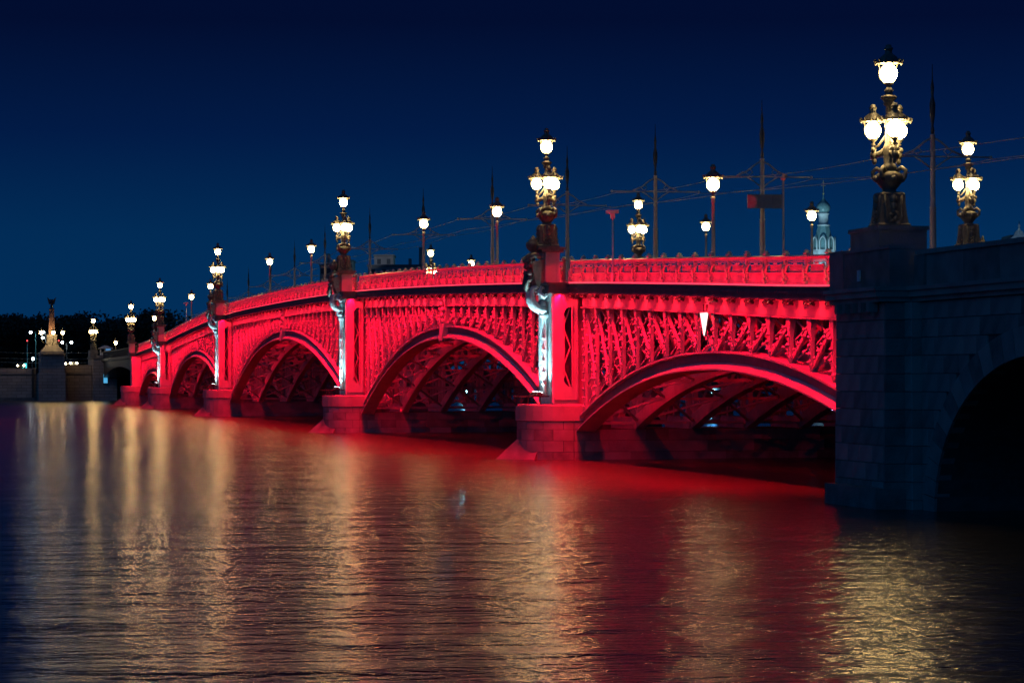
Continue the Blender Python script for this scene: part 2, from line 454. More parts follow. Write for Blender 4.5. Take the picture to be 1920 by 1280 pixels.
    m.strip(lambda y: [(XR - 0.05, zr(y) - 0.20), (XR + 0.05, zr(y) - 0.20), (XR + 0.05, zr(y) - 0.15), (XR - 0.05, zr(y) - 0.15)], ra, rb, 50)
    railing = bput(m.build('railing', M['paint']))
    pm = rail_panel_mesh(rbay); pm.materials.append(M['paint']); cm = cornice_mesh(rbay); cm.materials.append(M['cornice'])
    jp, jc = [], []
    for i in range(nb + 1):
        y = ra + rbay * i
        put('rail_post', me_post, railing, (XR, y, zr(y)))
        if i < nb:
            ym = y + rbay / 2; sl = math.atan((zr(y + rbay) - zr(y)) / rbay)
            put('rail_panel', pm, railing, (XR, ym, zr(ym)), (sl, 0, 0))
            put('cornice_block', cm, span, (XO, ym, zr(ym) - 1.26), (sl, 0, 0))
            if fine:
                for dy in (-0.32, 0.32): put('floodlight', me_flood, span, (XO + 0.12, ym + dy, zr(ym + dy) - 1.84), (sl, 0, 0))
    m = MB().strip(lambda y: [(XO + 0.08, zr(y) - 1.26), (XO + 0.22, zr(y) - 1.26), (XO + 0.20, zr(y) - 1.19), (XO + 0.10, zr(y) - 1.19)], ra, rb, 50)
    m.build('led_strip', M['led_red'], railing)
    # far railing and cornice, simple, seen only from above the deck
    m = MB().strip(lambda y: [(23.9, zr(y) - 0.14), (24.1, zr(y) - 0.14), (24.1, zr(y)), (23.9, zr(y))], ra, rb, 40)
    for i in range(nb + 1):
        y = ra + rbay * i; m.box(23.92, 24.08, y - 0.08, y + 0.08, zr(y) - 1.25, zr(y) + 0.15)
    m.strip(lambda y: [(23.98, zr(y) - 1.25), (24.02, zr(y) - 1.25), (24.02, zr(y) - 0.3), (23.98, zr(y) - 0.3)], ra, rb, 40)
    m.strip(lambda y: [(23.8, zr(y) - 1.82), (24.6, zr(y) - 1.82), (24.6, zr(y) - 1.25), (23.8, zr(y) - 1.25)], ra, rb, 40)
    bput(m.build('far_railing', M['paint']))
    # ---- red floodlighting of this span
    seg = max(2, round((rb - ra) / 9.0))
    for i in range(seg):
        y0, y1 = ra + (rb - ra) * i / seg, ra + (rb - ra) * (i + 1) / seg
        strip_light('railing_led', (XO - 0.05, y0, zr(y0) - 1.16), (XO - 0.05, y1, zr(y1) - 1.16), (0.55, 0, 0.83), 0.06, RAIL_W, 150)
        ym = (y0 + y1) / 2; hgt = zr(ym) - 1.9 - arch_top(k, ym)
        strip_light('spandrel_flood', (XO - 0.22, y0, zr(y0) - 1.9), (XO - 0.22, y1, zr(y1) - 1.9), (1.05, 0, -max(2.0, hgt * 0.95)), 0.10, SPAN_W * (0.25 + (hgt / 4.0) ** 1.6), 62)
        strip_light('fascia_strip', (XO - 0.28, y0, zr(y0) - 1.92), (XO - 0.28, y1, zr(y1) - 1.92), (0.9, 0, -0.55), 0.06, 5.0, 120)
        if k > 0 or i > 0: strip_light('water_wash', (XO - 0.35, y0, zr(y0) - 1.88), (XO - 0.35, y1, zr(y1) - 1.88), (-0.75, 0, -1.0), 0.08, WASH_W * (1.0 if k < 3 else 0.45), 110)
    for i in range(nb):
        ym = ra + rbay * (i + 0.5)
        if fine or i % 2 == 0:
            light('SPOT', 'fascia_flood', (XO - 0.25, ym, zr(ym) - 1.93), (XS + 0.05, ym, zr(ym) - 2.5), FASC_W * (1 if fine else 1.6) * random.uniform(0.6, 1.5), (1.0, 0.010, 0.026),
                  spot_size=math.radians(112), spot_blend=1.0, shadow_soft_size=0.08)

# ------------------------------------------------------------------ piers
def nose_outline(r, x_c=0.9, n=14):
    pts = [(24.3, r)]
    for i in range(n + 1):
        a = PI / 2 + PI * i / n
        pts.append((x_c + (r + 0.0) * math.cos(a), r * math.sin(a)))
    pts.append((24.3, -r))
    for i in range(1, n):
        a = -PI / 2 + PI * i / n
        pts.append((24.3 + r * math.cos(a), r * math.sin(a)))
    return pts
def nose_half(r, xe, x_c=0.9, n=14):
    return [(xe, r)] + [(x_c + r * math.cos(PI / 2 + PI * i / n), r * math.sin(PI / 2 + PI * i / n)) for i in range(n + 1)] + [(xe, -r)]
def slab(m, pts, P, z0, z1, taper=0.0):
    b = len(m.v); n = len(pts)
    cx = 12.6
    m.v += [(x, P + y, z0) for x, y in pts]
    m.v += [(x + (taper if x < cx else -taper), P + y * (1 - taper / 2.6), z1) for x, y in pts]
    m.face([b + i for i in range(n)]); m.face([b + n + i for i in range(n)])
    for i in range(n):
        j = (i + 1) % n; m.face((b + i, b + j, b + n + j, b + n + i))
def prism_y(m, poly, y0, y1):
    b = len(m.v); n = len(poly)
    m.v += [(x, y0, z) for x, z in poly] + [(x, y1, z) for x, z in poly]
    m.face([b + i for i in range(n)]); m.face([b + n + i for i in range(n)])
    for i in range(n):
        j = (i + 1) % n; m.face((b + i, b + j, b + n + j, b + n + i))
def side_wall(m, P, s, z0, z1):
    # pierced side wall of the iron casing, facing along the bridge
    y0, y1 = (P + s * 1.62, P + s * 1.76)
    zl, zt = z0 + 0.95, z1 - 0.75
    prism_y(m, [(0.0, z0), (0.52, z0), (0.52, z1), (0.0, z1)], y0, y1)
    prism_y(m, [(0.98, z0), (1.32, z0), (1.32, z1), (0.98, z1)], y0, y1)
    prism_y(m, [(0.52, z0), (0.98, z0), (0.98, zl), (0.52, zl)], y0, y1)
    prism_y(m, [(0.52, zt), (0.98, zt), (0.98, z1), (0.52, z1)], y0, y1)
    arc = [(0.52, zt)] + [(0.98 - 0.46 * math.cos(PI / 2 * t / 5), zt - 0.55 + 0.55 * math.sin(PI / 2 * t / 5)) for t in range(6)]
    prism_y(m, arc[:1] + arc[1:][::-1], y0, y1)
    arc = [(0.52, zl)] + [(0.98 - 0.46 * math.cos(PI / 2 * t / 5), zl + 0.55 - 0.55 * math.sin(PI / 2 * t / 5)) for t in range(6)]
    prism_y(m, arc, y0, y1)
    yo = y1 + s * 0.05   # raised rim and edge fillets
    m.bar((1.28, yo, z0 + 0.3), (1.28, yo, z1), 0.10, 0.10, (0, 1, 0)); m.bar((1.0, yo, zl), (1.0, yo, zt), 0.05, 0.07, (0, 1, 0))
    m.bar((0.54, yo, zl + 0.5), (0.54, yo, zt - 0.5), 0.05, 0.06, (0, 1, 0))
    m.bar((0.0, yo, z0 + 0.28), (1.32, yo, z0 + 0.28), 0.08, 0.10, (0, 1, 0))
    n = max(2, round((zt - zl) / 1.1))   # zigzag bracing inside the slot
    for i in range(n):
        za, zb = zl + (zt - zl) * i / n, zl + (zt - zl) * (i + 1) / n
        xa, xb = (0.54, 0.96) if i % 2 else (0.96, 0.54)
        m.bar((xa, P + s * 1.5, za), (xb, P + s * 1.5, zb), 0.08, 0.08, (0, 1, 0))
random.seed(21)
for i in range(1, 6):
    P = PY[i]; plain = (i == 5)
    stoned = i in (1, 2)
    m = MB()
    rr = HW - (0.10 if stoned else 0.04)
    slab(m, nose_outline(rr), P, -1.5, 1.66)
    slab(m, nose_half(rr, 3.0), P, 1.66, 2.10); slab(m, [(25.2 - x, y) for x, y in nose_half(rr, 3.0)], P, 1.66, 2.10)
    pier = bput(m.build('granite_pier', M['mortar'] if stoned else M['granite']))
    for fl in (0, 1):
        m = MB()
        hc = [nose_half(HW + 0.06, 3.05), nose_half(HW - 0.05, 3.0)]
        if fl: hc = [[(25.2 - x, y) for x, y in h_] for h_ in hc]
        slab(m, hc[0], P, 2.12, 2.95); slab(m, hc[1], P, 2.949, 3.03, 0.04)
        m.build('cap', M['granite_c'], pier)
    if stoned:      # dressed stones of the nose and of the flank towards the viewer
        courses = [(-0.2, 0.42), (0.42, 1.04), (1.04, 1.65), (1.65, 2.09)]
        for ci, (z0, z1) in enumerate(courses):
            R = HW - 0.02; off = 0.5 * (ci % 2)
            na = 7
            for q in range(na):
                a0 = PI / 2 + PI * (q + 0.0) / na; a1 = PI / 2 + PI * (q + 1.0) / na
                if off: a0 += 0.5 * PI / na; a1 = min(a1 + 0.5 * PI / na, 1.5 * PI)
                g = 0.006
                ring = []
                for t in range(4): aa = a0 + g + (a1 - a0 - 2 * g) * t / 3; ring.append((aa))
                mm = MB()
                top = [(0.9 + R * math.cos(t), P + R * math.sin(t)) for t in ring] + [(0.9 + (R - 0.3) * math.cos(t), P + (R - 0.3) * math.sin(t)) for t in ring[::-1]]
                bb = len(top); mm.v = [(x, y, z0 + 0.012) for x, y in top] + [(x, y, z1 - 0.012) for x, y in top]
                mm.face(range(bb)); mm.face(range(bb, 2 * bb))
                for t in range(bb): mm.face((t, (t + 1) % bb, bb + (t + 1) % bb, bb + t))
                mm.build('stone', M[random.choice(['granite', 'granite_b', 'granite'])], pier)
            x = 0.92 + (0.6 if off else 0)
            if off: MB().box(0.92, 1.5, P - R, P - R + 0.3, z0 + 0.012, z1 - 0.012).build('stone', M['granite'], pier)
            while x < (2.5 if z0 > 1.4 else 14):
                l = random.uniform(1.1, 1.7)
                if z0 > 1.4: l = 3.0 - x
                MB().box(x + 0.01, x + l, P - R - random.uniform(0, 0.012), P - R + 0.3, z0 + 0.012, z1 - 0.012).build('stone', M[random.choice(['granite', 'granite_b', 'granite_c'])], pier)
                x += l
    # ice-breaking cutwater
    m = MB(); b = 0
    m.v = [(-1.55, P - 2.2, -0.6), (-3.6, P, -0.6), (-1.55, P + 2.2, -0.6), (0.6, P, -0.6), (-1.45, P, 1.35), (-0.9, P - 1.7, 0.55), (-0.9, P + 1.7, 0.55)]
    for t in ((0, 1, 4), (0, 4, 5), (1, 2, 4), (2, 6, 4), (0, 5, 3), (2, 3, 6), (5, 4, 6), (5, 6, 3), (0, 3, 1), (1, 3, 2)): m.face(t)
    m.build('cutwater', M['granite_b'], pier)
    # iron casing standing on the cap, with pierced side walls
    zt = zr(P) - 1.84
    m = MB()
    m.box(1.32, 2.4, P - 1.55, P + 1.55, 3.0, zt); m.box(22.8, 23.6, P - 1.55, P + 1.55, 3.0, zt)
    m.box(1.32, 23.6, P - 1.5, P + 1.5, zt - 0.9, zt)
    for x in RIBS[:-1]:
        for y in (-1.3, 1.3): m.box(x - 0.16, x + 0.16, P + y - 0.16, P + y + 0.16, 1.6, zt - 0.9)
        m.hexa([(x - 0.35, P - 2.55, 1.655), (x + 0.35, P - 2.55, 1.655), (x + 0.35, P + 2.55, 1.655), (x - 0.35, P + 2.55, 1.655), (x - 0.25, P - 2.2, 2.3), (x + 0.25, P - 2.2, 2.3), (x + 0.25, P + 2.2, 2.3), (x - 0.25, P + 2.2, 2.3)])
        m.bar((x, P - 1.3, 2.2), (x, P + 1.3, zt - 1.0), 0.12, 0.12); m.bar((x + 0.02, P + 1.3, 2.2), (x + 0.02, P - 1.3, zt - 1.0), 0.12, 0.12)
    if plain: m.box(0.0, 1.35, P - 1.76, P + 1.76, 3.0, zt)
    else:
        m.box(0.02, 0.14, P - 1.62, P + 1.62, 3.0, zt)
        m.box(0.12, 1.40, P - 1.62, P + 1.62, zt - 0.3, zt)
        side_wall(m, P, -1, 3.02, zt); side_wall(m, P, 1, 3.02, zt)
    casing = m.build('iron_casing', M['paint'], pier)
    # cornice turned round the casing, and the parapet block that carries the lamp
    zb = {1: 11.72, 2: 13.15, 3: 13.25, 4: 11.85, 5: 10.05}[i]
    m = MB()
    for o, z0, z1 in ((0.42, zt - 0.02, zt + 0.12), (0.34, zt + 0.12, zt + 0.46), (0.46, zt + 0.46, zt + 0.58)):
        m.box(-o, 1.9, P - 1.76 - o * 0.4, P + 1.76 + o * 0.4, z0, z1)
    m.build('casing_cornice', M['cornice'], pier)
    m = MB(); m.box(-0.28, 0.55, P - 0.8, P + 0.8, zt + 0.58, zb - 0.28)
    m.box(-0.36, -0.28, P - 0.5, P + 0.5, zt + 0.6, zb - 0.3)
    for y in (P - 0.8, P + 0.8):
        s = -1 if y < P else 1
        m.bar((-0.20, y + s * 0.03, zt + 0.6), (-0.20, y + s * 0.03, zb - 0.3), 0.14, 0.06, (0, 1, 0)); m.bar((0.45, y + s * 0.03, zt + 0.6), (0.45, y + s * 0.03, zb - 0.3), 0.14, 0.06, (0, 1, 0))
    m.build('parapet_block', M['paint'], pier)
    m = MB(); m.box(-0.5, 0.75, P - 0.95, P + 0.95, zb - 0.28, zb - 0.14); m.box(-0.68, 0.9, P - 0.9, P + 0.9, zb - 0.14, zb)
    m.build('parapet_cap', M['bronze'], pier)
    if not plain:
        # framed front panel with torch relief, lit white
        m = MB()
        for y in (-1.62, -1.32, 1.32, 1.62): m.bar((-0.03, P + y, 3.1), (-0.03, P + y, zt), 0.20, 0.16, (1, 0, 0))
        m.box(-0.06, 0.02, P - 1.7, P + 1.7, 3.05, 3.5); m.box(-0.06, 0.02, P - 1.7, P + 1.7, zt - 0.4, zt)
        fp = m.build('front_panel', M['white'], pier)
        m = MB(); hh = zt - 3.4
        m.tube([(-0.14, P, 3.5 + hh * t) for t in (0, 0.15, 0.4, 0.62, 0.74, 0.76, 0.80)], [0.10, 0.16, 0.20, 0.16, 0.14, 0.30, 0.34], 8)
        for q in range(9):
            z = 3.7 + hh * (0.08 + 0.055 * q); m.ball((-0.24, P + (0.12 if q % 2 else -0.12), z), 0.12, 6, 4)
        m.ball((-0.30, P, 3.5 + hh * 0.86), 0.34, 8, 6, 1.2); m.ball((-0.36, P - 0.35, 3.5 + hh * 0.82), 0.20, 7, 5); m.ball((-0.36, P + 0.35, 3.5 + hh * 0.82), 0.20, 7, 5)
        m.build('torch_relief', M['white'], fp)
        # scrolled console, shield in a wreath, vase on top
        z = zt - 0.9; m = MB()
        sp = [(-0.15, z), (-0.45, z + 0.02), (-0.72, z + 0.18), (-0.90, z + 0.45), (-0.98, z + 0.8), (-0.92, z + 1.15), (-0.66, z + 1.28), (-0.52, z + 1.08), (-0.62, z + 0.95)]
        for y in (-0.42, 0.0, 0.42): m.tube([(x, P + y, zz) for x, zz in sp], [0.16, 0.19, 0.20, 0.19, 0.17, 0.15, 0.12, 0.09, 0.07], 7)
        m.tube([(-0.1, P - 0.9, z + 0.9), (-0.4, P - 1.0, z + 0.7), (-0.62, P - 0.9, z + 0.95), (-0.5, P - 0.85, z + 1.25), (-0.3, P - 0.85, z + 1.15)], [0.1, 0.13, 0.13, 0.1, 0.07], 7)
        m.build('scroll_console', M['white'], pier)
        m = MB(); z = zt + 0.2
        m.hexa([(-0.62, P - 0.5, z), (-0.2, P - 0.6, z), (-0.2, P + 0.6, z), (-0.62, P + 0.5, z), (-1.12, P - 0.75, z + 1.5), (-0.3, P - 0.8, z + 1.7), (-0.3, P + 0.8, z + 1.7), (-1.12, P + 0.75, z + 1.5)])
        m.tube([(-1.02, P - 0.7, z + 0.9), (-1.22, P - 0.4, z + 0.35), (-1.16, P, z + 0.05), (-1.22, P + 0.4, z + 0.35), (-1.02, P + 0.7, z + 0.9)], 0.13, 6)
        for q in range(12):
            aa = 2 * PI * q / 12; m.ball((-1.08 + 0.06 * math.cos(aa), P + 0.72 * math.cos(aa), z + 0.95 + 0.72 * math.sin(aa)), 0.17, 6, 4)
        m.tube([(-0.5, P - 0.7, z + 1.75), (-0.85, P - 0.75, z + 1.95), (-1.15, P - 0.7, z + 1.75), (-1.05, P - 0.7, z + 1.5), (-0.85, P - 0.7, z + 1.6)], [0.13, 0.16, 0.17, 0.14, 0.09], 7)
        m.tube([(-0.5, P + 0.7, z + 1.75), (-0.85, P + 0.75, z + 1.95), (-1.15, P + 0.7, z + 1.75), (-1.05, P + 0.7, z + 1.5), (-0.85, P + 0.7, z + 1.6)], [0.13, 0.16, 0.17, 0.14, 0.09], 7)
        m.build('shield', M['bronze'], pier)
        m = MB().lathe([(0.34, 0), (0.36, 0.08), (0.20, 0.16), (0.16, 0.26), (0.34, 0.44), (0.42, 0.62), (0.40, 0.80), (0.24, 0.88), (0.28, 0.94), (0.14, 1.02), (0.10, 1.12), (0.02, 1.2)], (-0.78, P, z + 1.85), 12)
        m.build('vase', M['bronze'], pier)
        # white floodlights on a bar over the pier nose
        m = MB(); m.bar((-1.75, P - 0.9, 3.46), (-0.1, P - 0.9, 3.46), 0.07, 0.07, (0, 0, 1)); m.bar((-1.75, P + 0.9, 3.46), (-0.1, P + 0.9, 3.46), 0.07, 0.07, (0, 0, 1))
        for x in (-1.3, -0.6):
            for y in (-0.9, 0.9): m.bar((x, P + y, 3.0), (x, P + y, 3.46), 0.05, 0.05)
            m.bar((x, P - 1.3, 3.50), (x, P + 1.3, 3.50), 0.07, 0.07, (0, 0, 1))
        for y in (-0.8, 0, 0.8): m.hexa([(-0.80, P + y - 0.2, 3.52), (-0.52, P + y - 0.2, 3.52), (-0.52, P + y + 0.2, 3.52), (-0.80, P + y + 0.2, 3.52), (-0.66, P + y - 0.2, 3.72), (-0.46, P + y - 0.2, 3.64), (-0.46, P + y + 0.2, 3.64), (-0.66, P + y + 0.2, 3.72)])
        rk = m.build('floodlight_rack', M['dark'], pier)
        m = MB()
        for y in (-0.8, 0, 0.8): m.hexa([(-0.64, P + y - 0.16, 3.722), (-0.47, P + y - 0.16, 3.655), (-0.47, P + y + 0.16, 3.655), (-0.64, P + y + 0.16, 3.722), (-0.635, P + y - 0.16, 3.732), (-0.465, P + y - 0.16, 3.665), (-0.465, P + y + 0.16, 3.665), (-0.635, P + y + 0.16, 3.732)])
        m.build('lens', M['led_white'], rk)
        strip_light('white_flood', (-0.52, P - 1.3, 3.76), (-0.52, P + 1.3, 3.76), (0.16, 0, 1), 0.12, WHITE_W, 70, COOL)
        light('SPOT', 'white_flood_far', (-0.75, P, 3.8), (-0.1, P, zt + 0.3), WHITE_W * 5, COOL, spot_size=math.radians(34), spot_blend=0.7, shadow_soft_size=0.1)
    # red floods that graze the casing side and the stone below it
    light('SPOT', 'pier_flood', (-0.4, P - 8.0, zr(P - 8) - 2.1), (0.5, P - 1.7, 4.2), PIER_W * (0.75 if i < 5 else 1), spot_size=math.radians(58), spot_blend=0.6, shadow_soft_size=0.1)
    light('SPOT', 'pier_flood', (-0.2, P - 5.0, zr(P) - 0.6), (0.2, P - 0.8, zr(P) - 0.9), PIER_W * 0.14, spot_size=math.radians(22), spot_blend=0.6, shadow_soft_size=0.1)
# floods hidden between the ribs, shining along the vaults
for k in range(5):
    a, b = SP[k]; c = (a + b) / 2; L = b - a
    for x, pw in ((3.0, 0.55), (6.2, 0.7), (9.4, 0.4), (15.7, 0.25)):
        y = c + 0.12 * L
        light('SPOT', 'vault_flood', (x, y, zr(y) - 2.3), (x + 0.6, b - 1.0, 2.6), INNER_W * pw * (L / 50) ** 1.6, spot_size=math.radians(75), spot_blend=0.5, shadow_soft_size=0.1)

# ------------------------------------------------------------------ granite approach viaduct with its abutment
via = empty('granite_viaduct', (2, -10, 0))
tag(via, 'dark granite approach viaduct with arched opening and solid parapet, ending at the iron spans', 'viaduct')
def vput(o, parent=None):
    o.parent = parent or via
    o.matrix_parent_inverse = Matrix.Translation((-2, 10, 0)) if parent is None else Matrix.Identity(4)
    return o
AC, AA, AB = -17.2, 9.1, 5.35            # arch centre, half span, rise above springing
def aell(t, e=0.0): return (AC + (AA + e) * math.cos(t), -0.1 + (AB + e * 0.9) * math.sin(t))
XV = -0.8                                # wall face
poly = [(-6.3, -1.5), (-6.3, 7.35), (-60, 7.35), (-60, -1.5), (AC - AA, -1.5)]
poly += [aell(PI - PI * i / 28) for i in range(29)] + [(AC + AA, -1.5)]
wall = vput(MB().prism(poly, XV + 0.06, 25.2).build('wall', M['mortar']))
random.seed(5)
stone_cache = {}
def stone(x0, y0, y1, z0, z1, depth=0.25, parent=None, jitter=0.012):
    mm = random.choice(['granite', 'granite', 'granite_b', 'granite_c'])
    m = MB().cbox(0, depth, -(y1 - y0) / 2 + 0.008, (y1 - y0) / 2 - 0.008, -(z1 - z0) / 2 + 0.008, (z1 - z0) / 2 - 0.008, 0.018)
    return m.build('stone', M[mm], parent, (x0 - random.uniform(0, jitter), (y0 + y1) / 2, (z0 + z1) / 2))
# courses of the wall beside and over the arch
cz = [-0.3 + 0.62 * i for i in range(13)]
ext = 1.05
for ci in range(12):
    z0, z1 = cz[ci], min(cz[ci + 1], 7.12)
    zz = (z0 + z1) / 2; r = (zz + 0.1) / (AB + ext * 0.9)
    lim = AC + (AA + ext) * math.sqrt(max(0, 1 - r * r)) if r < 1 else -26.5
    y = -6.9 - (0.0 if ci % 2 else 0.55)
    if ci % 2 == 0: stone(XV, -6.9 - 0.55, -6.9, z0, z1, parent=wall)
    while y > lim + 0.1:
        l = random.uniform(1.0, 1.5); e = max(y - l, lim)
        if e - lim < 0.4: e = lim
        if y - e > 0.1: stone(XV, e, y, z0, z1, parent=wall)
        y = e
        if y < -27: break
nv = 30
for i in range(nv):          # voussoirs
    t0, t1 = PI * i / nv + 0.003, PI * (i + 1) / nv - 0.003
    if aell(t0)[0] < -27.5: continue
    q = [aell(t0), aell(t0, ext), aell(t1, ext), aell(t1)]
    MB().prism(q, XV - 0.03 - random.uniform(0, 0.01), XV + 0.5).build('voussoir', M[random.choice(['granite', 'granite_c', 'granite_b'])], wall)
# abutment tower and its flanking pilaster
ab = vput(MB().prism([(-6.0, -1.5), (-1.0, -1.5), (-1.0, 7.3), (-6.0, 7.3)], -1.72, 25.2).build('abutment', M['mortar']))
for ci in range(12):
    z0, z1 = cz[ci], min(cz[ci + 1], 7.12); bt = 0.025 * (7 - zz)
    xf = -1.84 - 0.012 * (7 - z1)
    ys = [-6.04, -4.9, -3.6, -2.3, -0.98] if ci % 2 else [-6.04, -5.45, -4.2, -2.9, -1.6, -0.98]
    for p, q in zip(ys, ys[1:]): stone(xf, p, q, z0, z1, 0.3, ab)
    # return face towards the viewer
    o = MB().box(xf + 0.012, XV, -6.18 + random.uniform(0, 0.01), -6.02, z0 + 0.01, z1 - 0.01); o.build('stone', M[random.choice(['granite', 'granite_b'])], ab)
    # inner pilaster
    stone(XV - 0.36, -6.9, -6.2, z0, z1, 0.4, ab)
    MB().box(xf + 0.01, 1.4, -0.97, -0.90 + random.uniform(0, 0.01), z0 + 0.01, z1 - 0.01).build('stone', M['granite'], ab)
m = MB(); m.prism([(-6.3, -1.0), (-0.85, -1.0), (-0.85, 0.72), (-6.3, 0.72)], -2.28, 1.0); m.build('plinth', M['granite_b'], ab)
# string course, parapet slabs and cornice
m = MB()
for o, z0, z1 in ((0.12, 7.14, 7.30), (0.26, 7.30, 7.52), (0.34, 7.52, 7.66)):
    m.box(XV - o, 25.2 + o, -60, -6.22, z0, z1); m.box(-1.98 - o, 25.2 + o, -6.2 - o * 0.5, -0.95 + o * 0.3, z0 + 0.002, z1 + 0.002)
vput(m.build('cornice', M['granite_c']))
for i in range(5):            # dentils under the abutment cornice
    y = -2.0 - 0.85 * i
    vput(MB().box(-2.22, -1.9, y - 0.16, y + 0.16, 6.80, 7.138).build('dentil', M['granite']))
y = -6.4; q = 0
while y > -46:
    l = [0.95, 3.4, 3.2][q] if q < 3 else 3.2
    d = 0.10 if q == 0 else 0.0
    vput(MB().box(XV + 0.02 - d, XV + 0.52, y - l + 0.012, y, 7.668, 8.72 + 0.01 * (q % 2)).build('parapet_slab', M['granite' if q % 2 else 'granite_b']))
    y -= l; q += 1
vput(MB().box(XV - 0.06, XV + 0.6, -46, -6.42, 8.74, 8.90).build('parapet_coping', M['granite_c']))
m = MB(); m.box(-1.55, -0.7, -5.9, -0.98, 7.668, 8.98); vput(m.build('parapet_slab', M['granite_b']))
m = MB(); m.box(-1.62, 1.2, -6.0, -5.9, 7.668, 8.9); m.box(-1.58, 1.2, -0.98, 0.6, 7.668, 9.12); m.box(-1.6, -0.66, -5.92, -0.9, 8.99, 9.1); vput(m.build('parapet_end', M['granite']))
m = MB(); m.box(-0.95, 0.85, -3.05, 0.05, 8.2, 9.78); m.box(-1.02, 0.92, -3.12, 0.12, 9.78, 9.93); vput(m.build('lamp_block', M['granite']))
vput(MB().box(-0.2, 24.6, -60, 0.2, 7.5, 7.72).build('roadway', M['asphalt']))
vput(MB().box(24.6, 25.2, -46, 0.2, 7.668, 8.85).build('parapet_slab', M['granite_b']))
m = MB(); m.box(-1.63, -1.58, -2.9, -2.6, 7.95, 8.35); vput(m.build('wall_plate', M['white']))

# ------------------------------------------------------------------ ornate lamps
def lantern_mesh(s=1.0):
    m = MB(); R = 0.33 * s
    m.lathe([(0.05 * s, -0.62 * s), (0.10 * s, -0.58 * s), (0.05 * s, -0.50 * s), (0.14 * s, -0.40 * s), (0.17 * s, -0.33 * s)], n=10)
    m.lathe([(0.46 * s, 0.36 * s), (0.44 * s, 0.42 * s), (0.38 * s, 0.46 * s), (0.30 * s, 0.60 * s), (0.17 * s, 0.70 * s), (0.13 * s, 0.74 * s), (0.13 * s, 0.86 * s), (0.17 * s, 0.88 * s), (0.15 * s, 0.94 * s), (0.11 * s, 0.96 * s), (0.10 * s, 1.04 * s), (0.02 * s, 1.06 * s)], n=14)
    for k in range(12):       # leaf crown round the rim
        a = 2 * PI * k / 12; x, y = 0.46 * s * math.cos(a), 0.46 * s * math.sin(a)
        m.bar((x, y, 0.36 * s), (x * 1.14, y * 1.14, 0.50 * s), 0.10 * s, 0.03 * s, (-y, x, 0)); m.stud((x * 1.05, y * 1.05, 0.34 * s), 0.045 * s)
    for k in range(3):        # straps round the globe
        a = 2 * PI * k / 3 + 0.4; c, si = math.cos(a), math.sin(a)
        m.tube([(0.16 * s * c, 0.16 * s * si, -0.36 * s), (0.33 * s * c, 0.33 * s * si, -0.16 * s), (0.37 * s * c, 0.37 * s * si, 0.04 * s), (0.34 * s * c, 0.34 * s * si, 0.2 * s), (0.42 * s * c, 0.42 * s * si, 0.38 * s)], 0.022 * s, 5, False)
    return m.mesh('lantern')
def globe_mesh(r):
    return MB().lathe([(max(r * math.sin(PI * i / 8), 0.01), -1.06 * r * math.cos(PI * i / 8)) for i in range(9)], n=12).mesh('globe')
me_lan = lantern_mesh(); me_lan.materials.append(M['bronze'])
me_lan2 = lantern_mesh(0.9); me_lan2.materials.append(M['bronze'])
me_gl = globe_mesh(0.32); me_gl.materials.append(M['globe'])
me_gl2 = globe_mesh(0.29); me_gl2.materials.append(M['globe'])
